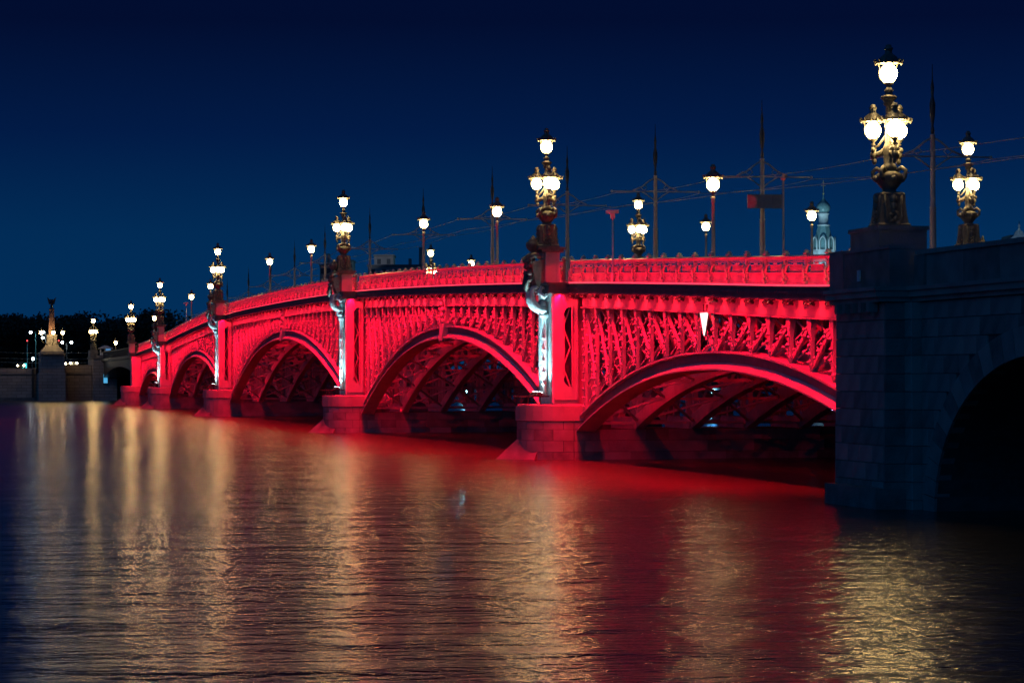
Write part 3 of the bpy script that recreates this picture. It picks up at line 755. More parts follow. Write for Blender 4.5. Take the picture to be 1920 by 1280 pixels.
def ornate_lamp():
    t = empty('ornate_lamp')
    # pedestal with concave flanks and a relief on each side
    m = MB()
    prof = [(0.60, 0.0), (0.60, 0.12), (0.55, 0.16), (0.50, 0.45), (0.465, 0.8), (0.445, 1.15), (0.455, 1.22), (0.40, 1.28), (0.30, 1.30)]
    m.lathe([(r * 1.414, z) for r, z in prof], n=4, smooth=False, rot=PI / 4)
    ped = m.build('pedestal', M['bronze'], t)
    for q in range(4):
        m = MB()
        m.ball((0.46, 0, 1.02), 0.15, 8, 6, 1.3); m.ball((0.50, 0, 0.78), 0.12, 8, 5, 1.4)
        for j in range(7): m.ball((0.53 + 0.008 * j, 0.13 * math.sin(j * 2.3), 0.58 - 0.07 * j), 0.085, 6, 4)
        for s in (-1, 1): m.tube([(0.45, s * 0.32, 1.18), (0.475, s * 0.30, 0.75), (0.53, s * 0.31, 0.35), (0.57, s * 0.16, 0.2)], 0.05, 5)
        m.build('relief', M['bronze'], ped, None, (0, 0, PI / 2 * q))
    m = MB().lathe([(0.30, 1.28), (0.24, 1.36), (0.26, 1.40), (0.44, 1.62), (0.52, 1.84), (0.50, 1.94), (0.36, 2.02), (0.24, 2.06), (0.22, 2.12)], n=16)
    for q in range(4):
        a = PI / 2 * q + PI / 4; c, s = math.cos(a), math.sin(a)
        m.tube([(0.30 * c, 0.30 * s, 2.06), (0.50 * c, 0.50 * s, 2.18), (0.66 * c, 0.66 * s, 2.06), (0.64 * c, 0.64 * s, 1.82), (0.50 * c, 0.50 * s, 1.70)], [0.07, 0.085, 0.085, 0.07, 0.05], 6)
        m.ball((0.50 * math.cos(a + PI / 4), 0.50 * math.sin(a + PI / 4), 1.78), 0.12, 7, 5)
    m.build('urn', M['bronze'], t)
    m = MB().lathe([(0.22, 2.08), (0.30, 2.16), (0.26, 2.26), (0.19, 2.34), (0.21, 2.6), (0.24, 2.85), (0.20, 2.98), (0.15, 3.10), (0.13, 3.6), (0.16, 3.66), (0.16, 3.75), (0.11, 3.82), (0.105, 4.40), (0.19, 4.46), (0.17, 4.58), (0.25, 4.66), (0.30, 4.72), (0.28, 4.78), (0.15, 4.82), (0.13, 4.92), (0.18, 4.98), (0.10, 5.06), (0.08, 5.2)], n=14)
    m.build('shaft', M['bronze'], t)
    for q in range(3):
        a = 2 * PI * q / 3 + 0.55; c, s = math.cos(a), math.sin(a)
        m = MB()
        m.tube([(0.16 * r * c, 0.16 * r * s, z) for r, z in ((1, 2.85), (1.9, 2.72), (3.0, 2.66), (3.6, 2.76), (3.62, 2.95))], [0.09, 0.10, 0.11, 0.10, 0.07], 6)
        m.tube([(0.12 * c, 0.12 * s, 3.35), (0.26 * c, 0.26 * s, 3.15), (0.40 * c, 0.40 * s, 2.98), (0.55 * c, 0.55 * s, 2.92)], 0.045, 5)
        m.ball((0.56 * c, 0.56 * s, 2.66), 0.14, 7, 5, 1.2); m.ball((0.54 * c, 0.54 * s, 2.44), 0.09, 7, 5, 1.5)
        for dd in (-0.11, 0.11): m.ball((0.56 * c - dd * s, 0.56 * s + dd * c, 2.84), 0.09, 6, 4)
        m.build('arm', M['bronze'], t)
        ln = put('lantern', me_lan2, t, (0.58 * c, 0.58 * s, 3.55), (0, 0, a))
        put('globe', me_gl2, ln)
    ln = put('lantern', me_lan, t, (0, 0, 5.6)); put('globe', me_gl, ln)
    return t
proto = ornate_lamp(); used = [False]
def place(proto, flag, loc, rz, label, cat, group, scale=1.0):
    o = proto if not flag[0] else copy_tree(proto)
    flag[0] = True
    o.location = loc; o.rotation_euler = (0, 0, rz); o.scale = (scale,) * 3
    return tag(o, label, cat, group)
G1 = 'ornate three-armed lamps over the piers'
NEAR = [(0.0, -1.5, 9.93, 'largest ornate four-globe lamp, on the granite block beside the dark stone abutment'),
        (0.0, PY[1], 11.72, 'ornate four-globe lamp over the nearest red-lit iron pier, above a shield and vase'),
        (0.0, PY[2], 13.15, 'ornate four-globe lamp over the second iron pier, at the right end of the largest arch'),
        (0.0, PY[3], 13.25, 'ornate four-globe lamp over the third iron pier, at the left end of the largest arch'),
        (0.0, PY[4], 11.85, 'ornate four-globe lamp over the fourth iron pier, left of the third-pier lamp'),
        (0.0, PY[5], 10.05, 'ornate four-globe lamp over the plain last pier where the red lighting ends'),
        (0.0, 447.0, 9.6, 'small far ornate lamp on the dark stone abutment beside the white booth')]
for n, (x, y, z, lab) in enumerate(NEAR): place(proto, used, (x, y, z), random.uniform(-0.1, 0.1), lab, 'lamp post', G1)
FARL = [(24.9, PY[1], 11.95, 'ornate lamp of the far railing at the right edge, beyond the granite parapet'),
        (24.9, PY[2], 13.2, 'ornate lamp of the far railing seen above the nearest red railing'),
        (24.9, PY[3], 13.25, 'low ornate lamp of the far railing, only its top globes above the red railing')]
for x, y, z, lab in FARL: place(proto, used, (x, y, z), random.uniform(-0.1, 0.1), lab, 'lamp post', G1)
for i in (1, 2, 3, 4, 5):     # far ends of the piers, carrying the far lamps
    P = PY[i]; zt = zr(P) - 1.84
    zb = {1: 11.95, 2: 13.2, 3: 13.25, 4: 11.85, 5: 10.05}[i]
    m = MB(); m.box(23.6, 25.3, P - 1.76, P + 1.76, 3.0, zb); bput(m.build('far_casing', M['paint']))
# vase beside the far lamp at the right edge
m = MB().lathe([(0.30, 0), (0.32, 0.08), (0.16, 0.16), (0.14, 0.26), (0.34, 0.44), (0.40, 0.62), (0.36, 0.78), (0.16, 0.86), (0.10, 1.0), (0.02, 1.2)], n=12)
o = m.build('stone_vase', M['bronze']); o.location = (25.75, PY[1], 11.4)
tag(o, 'dark vase on the far parapet beside the rightmost ornate lamp', 'vase')
m = MB().box(25.3, 26.2, PY[1] - 0.5, PY[1] + 0.5, 3.0, 11.4); bput(m.build('vase_support', M['paint']))

# ------------------------------------------------------------------ single street lamps on the footways
def single_lamp():
    t = empty('street_lamp')
    m = MB().lathe([(0.20, 0), (0.20, 0.25), (0.15, 0.32), (0.17, 0.9), (0.11, 1.0), (0.13, 1.06), (0.10, 1.14), (0.085, 2.6), (0.07, 3.75), (0.10, 3.80), (0.08, 3.9), (0.12, 4.0), (0.06, 4.06)], n=10)
    m.build('post', M['mast'], t)
    ln = put('lantern', me_lan2, t, (0, 0, 4.6)); put('globe', me_gl2, ln)
    return t
sproto = single_lamp(); sused = [False]
G2 = 'single-globe street lamps along the footways'
SN = [(27.6, 'single-globe lamp behind the nearest red railing, above the middle of the first arch'),
      (76.6, 'single-globe lamp just left of the nearest pier lamp, on the near footway'),
      (102.6, 'single-globe lamp on the near footway above the right half of the second arch\'s left side'),
      (160.8, 'single-globe lamp on the near footway just left of the second pier lamp'),
      (191.6, 'single-globe lamp on the near footway over the left half of the largest arch'),
      (250.0, 'single-globe lamp tucked behind the third pier lamp'),
      (274.0, 'single-globe lamp between the third and fourth pier lamps'),
      (331.0, 'single-globe lamp almost hidden behind the fourth pier lamp')]
SN[2] = (102.6, 'single-globe lamp on the near footway midway between the nearest two pier lamps')
for y, lab in SN: place(sproto, sused, (1.85, y, zr(y) - 1.22), 0, lab, 'street lamp', G2)
SF = [(78.4, 'single-globe lamp of the far footway in front of the domed church tower'),
      (103.5, 'low single-globe lamp of the far footway under the taller one above the first arch'),
      (192.8, 'single-globe lamp of the far footway resting on the red railing line')]
for y, lab in SF: place(sproto, sused, (23.4, y, zr(y) - 1.22), 0, lab, 'street lamp', G2)

# ------------------------------------------------------------------ tram masts with cross-arms
def mast():
    t = empty('tram_mast')
    m = MB().lathe([(0.22, 0), (0.22, 0.5), (0.17, 0.6), (0.15, 3.6), (0.17, 3.65), (0.13, 3.7), (0.115, 7.0), (0.14, 7.05), (0.10, 7.1)], n=10)
    m.build('pole', M['mast'], t)
    m = MB().lathe([(0.07, 7.05), (0.10, 7.3), (0.05, 7.5), (0.13, 8.0), (0.15, 8.5), (0.06, 8.9), (0.09, 9.3), (0.03, 9.7), (0.015, 10.4)], n=8)
    m.build('finial', M['dark'], t)
    m = MB()
    for s in (-1, 1):
        m.tube([(0, 0, 6.05), (s * 2.9, 0, 6.05)], 0.04, 6); m.tube([(s * 0.1, 0, 6.9), (s * 0.4, 0, 6.75), (s * 0.9, 0, 6.35), (s * 1.5, 0, 6.1)], 0.05, 5)
        m.tube([(s * 0.1, 0, 5.5), (s * 0.5, 0, 5.8), (s * 0.9, 0, 6.03)], 0.04, 5); m.ball((s * 2.9, 0, 6.05), 0.09, 6, 4)
        m.tube([(s * 1.0, 0, 6.3), (s * 0.75, 0, 6.12), (s * 0.55, 0, 6.3), (s * 0.7, 0, 6.45)], 0.03, 5)
    m.build('cross_arm', M['mast'], t)
    return t
mproto = mast(); mused = [False]
XM = 12.43
MY = [27.0, 54.0, 77.2, 102.0, 129.0, 160.8, 192.0, 224.4, 250.6, 274.5, 299.3, 326.5, 352]
ML = ['tram mast standing between the two big ornate lamps at the right', 'tram mast that carries the rectangular sign board', 'tram mast beside the ornate lamp of the far railing, right of the red pole',
      'tram mast just right of the nearest pier lamp', 'tram mast rising behind the single lamp left of the nearest pier', 'tram mast rising behind the lamp midway between two pier lamps',
      'tram mast just right of the second pier lamp', 'tram mast just left of the second pier lamp', 'tram mast over the right part of the largest arch, left of a single lamp',
      'tram mast hidden behind a single lamp over the largest arch', 'tram mast over the left end of the largest arch', 'tram mast just right of the third pier lamp', 'tram mast behind the third pier lamp']
for y, lab in zip(MY, ML): place(mproto, mused, (XM, y, zr(y) - 1.24), 0, lab, 'mast', 'tram masts along the middle of the bridge')
# overhead wires
def wire(name, x, dz, lab, y0=-40, sag=0.22):
    pts = []
    ys = [-40] + [y for y in MY] + [400]
    for p, q in zip(ys, ys[1:]):
        for i in range(6):
            t = i / 6; y = p + (q - p) * t
            pts.append((x + 0.25 * math.sin(y * 0.03), y, zr(p) * (1 - t) + zr(q) * t + dz - sag * 4 * t * (1 - t)))
    o = MB().tube(pts, 0.017, 4).build(name, M['mast']); tag(o, lab, 'wire', 'overhead tram wires')
wire('overhead_wire', XM - 2.8, 4.72, 'upper overhead tram wire on the near side of the masts')
wire('overhead_wire', XM + 2.8, 4.72, 'overhead tram wire on the far side of the masts')
wire('overhead_wire', XM - 1.9, 3.95, 'lower overhead tram wire under the mast arms', sag=0.1)

# lit navigation mark hung over the first arch
nv_ = empty('navigation_sign', (XS - 0.12, 27.3, 7.0)); tag(nv_, 'white lit downward-pointing triangle hung over the crown of the nearest arch', 'sign')
m = MB(); yz = [(0.0, -0.55), (0.62, 0.5), (-0.62, 0.5)]
m.prism(yz, -0.05, 0.0); m.build('panel', emis('lit_sign_face', (1.0, 0.86, 0.78), 1.5), nv_)
m = MB(); m.prism([(a_ * 1.1, b_ * 1.08) for a_, b_ in yz], 0.001, 0.06); m.bar((0.03, -0.3, 0.5), (0.03, -0.3, 0.9), 0.05, 0.05); m.bar((0.03, 0.3, 0.5), (0.03, 0.3, 0.9), 0.05, 0.05); m.build('housing', M['dark'], nv_)

# sign board, thin posts
sg = empty('sign_board', (XM, 53.6, zr(54) + 3.0)); tag(sg, 'rectangular brown sign board fixed to a tram mast, left end lit red', 'sign')
MB().box(-1.0, 1.0, -0.04, 0.04, 0, 0.78).build('board', M['mast'], sg)
m = MB(); m.bar((-1.0, -0.07, 0.39), (1.0, -0.07, 0.39), 0.06, 0.05, (0, 1, 0))
for x in (-0.99, -0.4, 0.45, 0.99): m.bar((x, -0.07, 0), (x, -0.07, 0.78), 0.06, 0.05, (0, 1, 0))
m.bar((-1.0, -0.07, 0.02), (1.0, -0.07, 0.02), 0.05, 0.05, (0, 1, 0)); m.bar((-1.0, -0.07, 0.76), (1.0, -0.07, 0.76), 0.05, 0.05, (0, 1, 0))
m.build('frame', M['mast'], sg)
light('SPOT', 'sign_red', (XM - 3.2, 48.5, zr(48) + 3.2), (XM - 0.95, 53.5, zr(54) + 3.35), 260, spot_size=math.radians(9), spot_blend=0.4, shadow_soft_size=0.03)
def thin_post(y, x, h, lab, head, mt):
    t = empty('camera_pole', (x, y, zr(y) - 1.24)); tag(t, lab, 'pole')
    MB().lathe([(0.09, 0), (0.09, 0.4), (0.055, 0.5), (0.045, h)], n=8).build('post', mt, t)
    m = MB()
    if head: m.hexa([(-0.34, -0.12, h), (0.3, -0.12, h + 0.02), (0.3, 0.12, h + 0.02), (-0.34, 0.12, h), (-0.36, -0.1, h + 0.18), (0.32, -0.1, h + 0.22), (0.32, 0.1, h + 0.22), (-0.36, 0.1, h + 0.18)]); m.bar((0, 0, h - 0.25), (0, 0, h + 0.05), 0.2, 0.2)
    else: m.lathe([(0.10, h - 0.1), (0.12, h), (0.05, h + 0.12), (0.02, h + 0.2)], n=8)
    m.build('head', mt, t)
M['post_red'] = mat('red_post_paint', (0.6, 0.06, 0.08), 0.5)
thin_post(43.7, 1.1, 3.6, 'thin red-lit pole with a small head above the nearest railing', True, M['white'])
thin_post(273.5, 1.1, 3.7, 'thin red-lit pole with a small head on the far left part of the bridge', True, M['white'])
thin_post(16.9, 1.85, 4.6, 'thin brown post right of the sign board', False, M['mast'])
for y in (43.7, 273.5):
    light('SPOT', 'pole_flood', (0.4, y - 0.6, zr(y) - 1.0), (1.1, y, zr(y) + 2.6), 500 if y < 100 else 900, spot_size=math.radians(26), spot_blend=0.5, shadow_soft_size=0.04)

# ------------------------------------------------------------------ far bank
CAMP = Vector((-34.74, -97.95, 4.67))
def at(px, py, d):      # point seen at photo pixel (px,py) standing d metres deep along the view
    r = (px - 960) / 5260 * d
    return Vector((CAMP.x + r * math.cos(YAW) + d * math.sin(YAW), CAMP.y + d * math.cos(YAW) - r * math.sin(YAW), CAMP.z + (702 - 0.003 * (px - 960) - py) / 5260 * d))
def brick_mat(name, c1, c2, mort, scale, w, h, rough=0.85):
    m = bpy.data.materials.new(name); m.use_nodes = True; nt = m.node_tree; b = nt.nodes['Principled BSDF']; b.inputs['Roughness'].default_value = rough
    tc = nt.nodes.new('ShaderNodeTexCoord'); sx = nt.nodes.new('ShaderNodeSeparateXYZ'); cb = nt.nodes.new('ShaderNodeCombineXYZ')
    nt.links.new(tc.outputs['Object'], sx.inputs[0]); nt.links.new(sx.outputs['X'], cb.inputs['X']); nt.links.new(sx.outputs['Z'], cb.inputs['Y'])
    t = nt.nodes.new('ShaderNodeTexBrick'); nt.links.new(cb.outputs[0], t.inputs['Vector'])
    for k, c in (('Color1', c1), ('Color2', c2), ('Mortar', mort)): t.inputs[k].default_value = (*c, 1)
    t.inputs['Scale'].default_value = scale; t.inputs['Brick Width'].default_value = w; t.inputs['Row Height'].default_value = h; t.inputs['Mortar Size'].default_value = 0.03
    n = nt.nodes.new('ShaderNodeTexNoise'); n.inputs['Scale'].default_value = 0.5; n.inputs['Detail'].default_value = 5; nt.links.new(tc.outputs['Object'], n.inputs['Vector'])
    mx = nt.nodes.new('ShaderNodeMix'); mx.data_type = 'RGBA'; mx.blend_type = 'MULTIPLY'; mx.inputs['Factor'].default_value = 0.35
    nt.links.new(t.outputs['Color'], mx.inputs['A']); nt.links.new(n.outputs['Fac'], mx.inputs['B']); nt.links.new(mx.outputs['Result'], b.inputs['Base Color'])
    return m
M['quay'] = brick_mat('quay_granite', (0.62, 0.52, 0.44), (0.48, 0.40, 0.34), (0.2, 0.17, 0.15), 1.0, 1.8, 0.6)
M['grass'] = mat('bank_ground', (0.07, 0.075, 0.06), 0.95, noise=0.2)
m = MB(); m.box(-900, 26, 441.2, 1700, -2, 5.55); tag(m.build('far_bank_ground', M['grass']), kind='structure')
m = MB(); m.box(26.2, 1500, 800, 2300, -2, 4.0); tag(m.build('city_bank_ground', M['grass']), kind='structure')
q = empty('quay_wall', (-40, 440, 0)); tag(q, 'brownish granite quay wall along the water on the far bank', 'wall')
MB().box(-260, 28.8, 0, 1.2, -2, 5.0).build('lower_wall', M['quay'], q)
MB().box(-260, 28.8, -0.25, 1.3, 5.0, 5.25).build('string_course', M['granite_c'], q)
MB().box(-260, 28.8, 0.05, 0.7, 5.25, 6.15).build('parapet', M['quay'], q)
MB().box(34.0, 39.2, 0.0, 0.7, 5.255, 6.75).build('parapet', M['quay'], q)
MB().box(-260, 28.8, -1.6, 0, -1.5, 0.55).build('ledge', M['granite_b'], q)
MB().box(28.8, 39.2, 0.02, 1.2, -2, 5.0).build('lower_wall', M['quay'], q)
MB().box(33.9, 39.2, -0.22, 1.3, 5.005, 5.25).build('string_course', M['granite_c'], q)
MB().box(28.0, 28.5, -0.4, 0.2, 0.4, 6.0).build('drain_pipe', M['dark'], q)
tw = empty('bridgehead_tower', (1.4, 442, 0)); tag(tw, 'dark square stone bridgehead abutment with a small blue-lit window', 'abutment')
MB().box(-2.1, 2.4, -5, 10, -2, 7.9).build('wall', M['quay'], tw)
m = MB(); m.box(-2.3, 2.6, -5.2, 10.2, 7.9, 8.2); m.box(-2.1, -0.7, 3.0, 10, 8.2, 9.6); m.box(-1.0, 2.4, -4.9, 10, 8.2, 8.55); m.build('coping', M['granite_b'], tw)
wn_ = MB().box(-0.15, 0.6, -5.08, -5.0, 3.3, 5.0).build('window', emis('blue_lit_glass', (0.08, 0.45, 0.8), 0.9), tw)
m = MB(); m.box(-0.25, -0.15, -5.14, -5.0, 3.2, 5.1); m.box(0.6, 0.7, -5.14, -5.0, 3.2, 5.1); m.box(-0.25, 0.7, -5.14, -5.0, 5.1, 5.2); m.box(-0.25, 0.7, -5.16, -5.0, 3.1, 3.2); m.build('frame', M['granite_b'], wn_)
bo = empty('guard_booth', (1.75, 438.4, 8.55)); tag(bo, 'small white guard booth with hipped roof on the far bridgehead', 'booth')
m = MB()
for x in (-0.95, -0.1, 0.95):
    for y in (-0.8, 0.8): m.box(x - 0.07, x + 0.07, y - 0.07, y + 0.07, 0.4, 1.35)
m.box(-1.0, 1.0, -0.85, 0.85, 0, 0.45); m.build('frame', M['white'], bo)
m = MB(); m.v = [(-1.35, -1.2, 1.35), (1.35, -1.2, 1.35), (1.35, 1.2, 1.35), (-1.35, 1.2, 1.35), (-0.3, 0, 1.85), (0.3, 0, 1.85), (-1.35, -1.2, 1.25), (1.35, -1.2, 1.25), (1.35, 1.2, 1.25), (-1.35, 1.2, 1.25)]
for f in ((0, 1, 5, 4), (1, 2, 5), (2, 3, 4, 5), (3, 0, 4), (6, 7, 1, 0), (7, 8, 2, 1), (8, 9, 3, 2), (9, 6, 0, 3), (9, 8, 7, 6)): m.face(f)
m.build('roof', M['white'], bo)
MB().box(-0.02, 0.9, -0.79, -0.77, 0.5, 1.3).build('pane', emis('booth_window', (0.12, 0.4, 0.8), 0.5), bo)
place(sproto, sused, (4.2, 446, 6.4), 0, 'far single-globe lamp right of the white booth on the far bank', 'street lamp', G2)
# unlit opening span beyond the last pier, its lack of light put into the colour
m = MB().strip(lambda y: [(1.3, zr(y) - 1.8 - 1.2 - 2.6 * abs((y - 398) / 45) ** 2), (23.7, zr(y) - 1.8 - 1.2 - 2.6 * abs((y - 398) / 45) ** 2), (23.7, zr(y) - 1.3), (1.3, zr(y) - 1.3)], PY[5] + 1.8, 443, 30)
m.strip(lambda y: [(0.8, zr(y) - 1.8), (1.4, zr(y) - 1.8), (1.4, zr(y) - 1.3), (0.8, zr(y) - 1.3)], PY[5] + 1.8, 443, 30)
m.strip(lambda y: [(1.1, zr(y) - 0.12), (1.3, zr(y) - 0.12), (1.3, zr(y)), (1.1, zr(y))], PY[5] + 1.8, 443, 30)
for i in range(32):
    y = PY[5] + 2 + 2.75 * i; m.box(1.12, 1.28, y - 0.08, y + 0.08, zr(y) - 1.3, zr(y) + 0.12)
for i in range(160):
    y = PY[5] + 2 + 0.55 * i; m.box(1.18, 1.22, y - 0.05, y + 0.05, zr(y) - 1.3, zr(y) - 0.1)
bput(m.build('drawbridge_span', M['dark']))

# obelisk with eagle and lanterns
ob = empty('obelisk', (-8.45, 436.5, 0)); tag(ob, 'stone obelisk with a bronze eagle and lit lanterns standing on the far quay', 'obelisk')
m = MB(); m.box(-2.5, 2.5, -1.5, 3.0, -1.5, 5.2); m.box(-2.3, 2.3, -1.35, 3.0, 5.2, 8.4); m.box(-2.45, 2.45, -1.5, 3.0, 8.4, 8.8); m.build('base', M['quay'], ob)
m = MB(); prof = [(2.35, 8.8), (2.3, 9.3), (1.9, 9.7), (1.25, 10.4), (1.0, 11.3), (0.98, 12.0), (1.1, 12.1), (1.05, 12.4)]
m.lathe([(r * 1.3, z) for r, z in prof], n=4, smooth=False, rot=PI / 4); m.build('shoulder', M['granite'], ob)
m = MB().lathe([(0.85, 12.4), (0.62, 17.0), (0.70, 17.1), (0.66, 17.35), (0.3, 17.5)], n=4, smooth=False, rot=PI / 4); m.build('shaft', mat('red_granite', (0.36, 0.2, 0.15), 0.4, noise=3), ob)
m = MB(); m.ball((0, 0, 17.75), 0.28, 8, 6); m.tube([(0, 0, 17.9), (0, 0, 18.5), (0, 0, 18.9)], [0.2, 0.3, 0.15], 7)
for s in (-1, 1):
    m.tube([(0, 0, 18.75), (s * 0.16, 0, 19.05), (s * 0.26, 0, 19.05)], [0.13, 0.11, 0.04], 6)
    m.hexa([(s * 0.15, -0.06, 18.2), (s * 0.5, -0.04, 18.1), (s * 0.5, 0.04, 18.1), (s * 0.15, 0.06, 18.2), (s * 0.2, -0.06, 18.9), (s * 0.85, -0.03, 19.5), (s * 0.85, 0.03, 19.5), (s * 0.2, 0.06, 18.9)])
m.build('eagle', M['dark'], ob)
for x, y in ((-2.1, -2.6), (0.15, -3.4), (1.9, -2.6)):
    MB().tube([(x * 0.35, y * 0.35, 10.6), (x * 0.8, y * 0.8, 10.9), (x, y, 11.5), (x, y, 12.2)], [0.09, 0.08, 0.07, 0.06], 6).build('arm', M['bronze'], ob)
    ln = put('lantern', me_lan2, ob, (x, y, 12.75)); put('globe', me_gl2, ln)

# cool street lamps of the embankment road
me_gc = globe_mesh(0.26); me_gc.materials.append(M['globe_far'])
G3 = 'cool white street lamps on the far embankment road'
M['teal'] = mat('teal_pole', (0.10, 0.42, 0.42), 0.5)
def cool_lamp(px, py, d, lab, heads, pole='dark'):
    b = at(px, py, d); t = empty('embankment_lamp', (b.x, b.y, 5.55)); tag(t, lab, 'street lamp', G3); h = b.z - 5.55
    MB().lathe([(0.16, 0), (0.10, 0.6), (0.07, h)], n=8).build('pole', M[pole], t)
    for dx, dz in heads:
        ar = MB().tube([(0, 0, h - 0.25), (dx * 0.6, 0, h + dz - 0.02), (dx, 0, h + dz)], 0.045, 5); ar.build('arm', M['dark'], t)
        hd = MB(); hd.hexa([(dx - 0.3, -0.15, h + dz + 0.05), (dx + 0.3, -0.15, h + dz + 0.05), (dx + 0.3, 0.15, h + dz + 0.05), (dx - 0.3, 0.15, h + dz + 0.05), (dx - 0.15, -0.08, h + dz + 0.2), (dx + 0.15, -0.08, h + dz + 0.2), (dx + 0.15, 0.08, h + dz + 0.2), (dx - 0.15, 0.08, h + dz + 0.2)])
        ho = hd.build('lamp_head', M['dark'], t); put('globe', me_gc, ho, (dx, 0, h + dz - 0.14))
cool_lamp(67, 622, 560, 'teal pole with a cool white lamp head reaching left, left of the obelisk', [(-1.0, 0.05)], 'teal')
cool_lamp(86, 622, 585, 'cool white lamp close behind the obelisk with two heads', [(-0.5, 0.1), (-0.65, -1.1)])
cool_lamp(125, 642, 575, 'dark post with two cool white heads right of the obelisk', [(-0.9, 0.15), (0.95, 0.15)])
cool_lamp(60, 672, 570, 'short cool white lamp just above the quay wall left of the obelisk', [(0.2, 0.1)])
G4 = 'added cool white lamps on the unseen city shore behind the bridge'
me_sh = globe_mesh(0.5); me_sh.materials.append(emis('added_shore_glow', (0.25, 0.75, 1.0), 1300.0))
for n in range(9):  # unseen lamps, added to put blue light on the water under the arches
    x, y = 60 + 42 * n, 806
    t = empty('added_shore_lamp', (x, y, 4.0)); tag(t, 'added cool white lamp on the unseen city shore beyond the arches', 'street lamp', G4)
    MB().lathe([(0.18, 0), (0.1, 0.6), (0.08, 7.0)], n=6).build('pole', M['dark'], t)
    hd = MB().lathe([(0.5, 7.75), (0.3, 8.0), (0.05, 8.1)], n=8).build('lamp_head', M['dark'], t); put('globe', me_sh, hd, (0, 0, 7.5))
# blue sign, signal post, cars
def box_sign(px, py, d, w, h, lab, col):
    b = at(px, py, d); t = empty('road_sign', (b.x, b.y, 5.55)); tag(t, lab, 'sign')
    MB().tube([(0, 0.1, 0), (0, 0.1, b.z - 5.55 + h)], 0.07, 6).build('post', M['teal'], t)
    MB().box(-w / 2, w / 2, -0.05, 0.05, b.z - 5.55, b.z - 5.55 + h).build('panel', col, t)
    m = MB()
    for s in (-1, 1): m.box(s * w / 2 - 0.06, s * w / 2 + 0.06, -0.09, 0.09, b.z - 5.6, b.z - 5.5 + h)
    m.box(-w / 2, w / 2, -0.1, 0.1, b.z - 5.55 + h, b.z - 5.4 + h); m.build('frame', M['dark'], t)
box_sign(46, 690, 566, 1.0, 1.0, 'cyan lit sign panel over the quay left of the obelisk', emis('cyan_sign', (0.05, 0.75, 0.8), 1.2))
def signal(px, py, d, lab, h=3.0):
    b = at(px, py, d); t = empty('signal_post', (b.x, b.y, 5.55)); tag(t, lab, 'traffic signal')
    MB().lathe([(0.12, 0), (0.09, 0.3), (0.08, b.z - 5.55)], n=8).build('post', M['teal'], t)
    MB().box(-0.2, 0.2, -0.15, 0.15, b.z - 5.55, b.z - 4.65).build('housing', M['dark'], t)
    MB().lathe([(0.14, -0.02), (0.14, 0.02)], n=10).build('red_lens', emis('red_signal', (1, 0.05, 0.05), 3.0), t, (0, -0.17, b.z - 4.85), (PI / 2, 0, 0))
signal(110, 645, 565, 'signal post with a red light right of the obelisk')
signal(51, 645, 575, 'slim signal post left of the teal lamp pole')
def car(px, py, d, lab, lights, col):
    b = at(px, py, d); t = empty('car', (b.x, b.y, 5.60 + 1.02 * (b.x + 22) / 22.5)); tag(t, lab, 'car', 'cars on the far embankment road')
    m = MB(); n = [(-0.85, 0.35), (0.85, 0.35), (0.9, 0.75), (0.78, 0.95), (-0.78, 0.95), (-0.9, 0.75)]
    prism_y(m, n, -2.1, 2.1); m.build('body', col, t)
    m = MB(); m.hexa([(-0.76, -1.1, 0.95), (0.76, -1.1, 0.95), (0.76, 1.6, 0.95), (-0.76, 1.6, 0.95), (-0.6, -0.4, 1.45), (0.6, -0.4, 1.45), (0.6, 1.1, 1.45), (-0.6, 1.1, 1.45)]); m.build('cabin', M['dark'], t)
    for x in (-0.82, 0.82):
        for y in (-1.3, 1.3): MB().tube([(x - 0.1, y, 0.33), (x + 0.1, y, 0.33)], 0.33, 12).build('wheel', M['asphalt'], t)
    for s in (-1, 1): MB().ball((s * 0.62, -2.12, 0.75), 0.17, 8, 6).build('headlight', lights, t)
car(38, 686, 556, 'car with headlights on at the left end of the far embankment', M['globe_head'], M['dark'])
car(116, 680, 558, 'leftmost of the three cars with headlights on right of the obelisk', M['globe_head'], M['white'])
car(127, 680, 562, 'middle one of the three cars with headlights on right of the obelisk', M['globe_head'], M['dark'])
car(137, 679, 560, 'rightmost of the three cars with headlights on right of the obelisk', M['globe_head'], M['white'])
for z, lab in ((9.6, 'upper trolley wire across the far embankment'), (8.4, 'middle trolley wire across the far embankment'), (7.6, 'lower trolley wire across the far embankment')):
    tag(MB().tube([(-80 + 10 * i, 478 + 0.5 * i, z - 0.3 * math.sin(PI * (i % 3) / 3)) for i in range(12)], 0.03, 4).build('trolley_wire', M['mast']), lab, 'wire', 'trolley wires on the far bank')

m = MB(); m.hexa([(-22, 441.3, 5.4), (0.5, 441.3, 5.4), (0.5, 480, 5.4), (-22, 480, 5.4), (-22, 441.3, 5.60), (0.5, 441.3, 6.62), (0.5, 480, 6.62), (-22, 480, 5.60)]); tag(m.build('embankment_road', M['asphalt']), kind='structure')

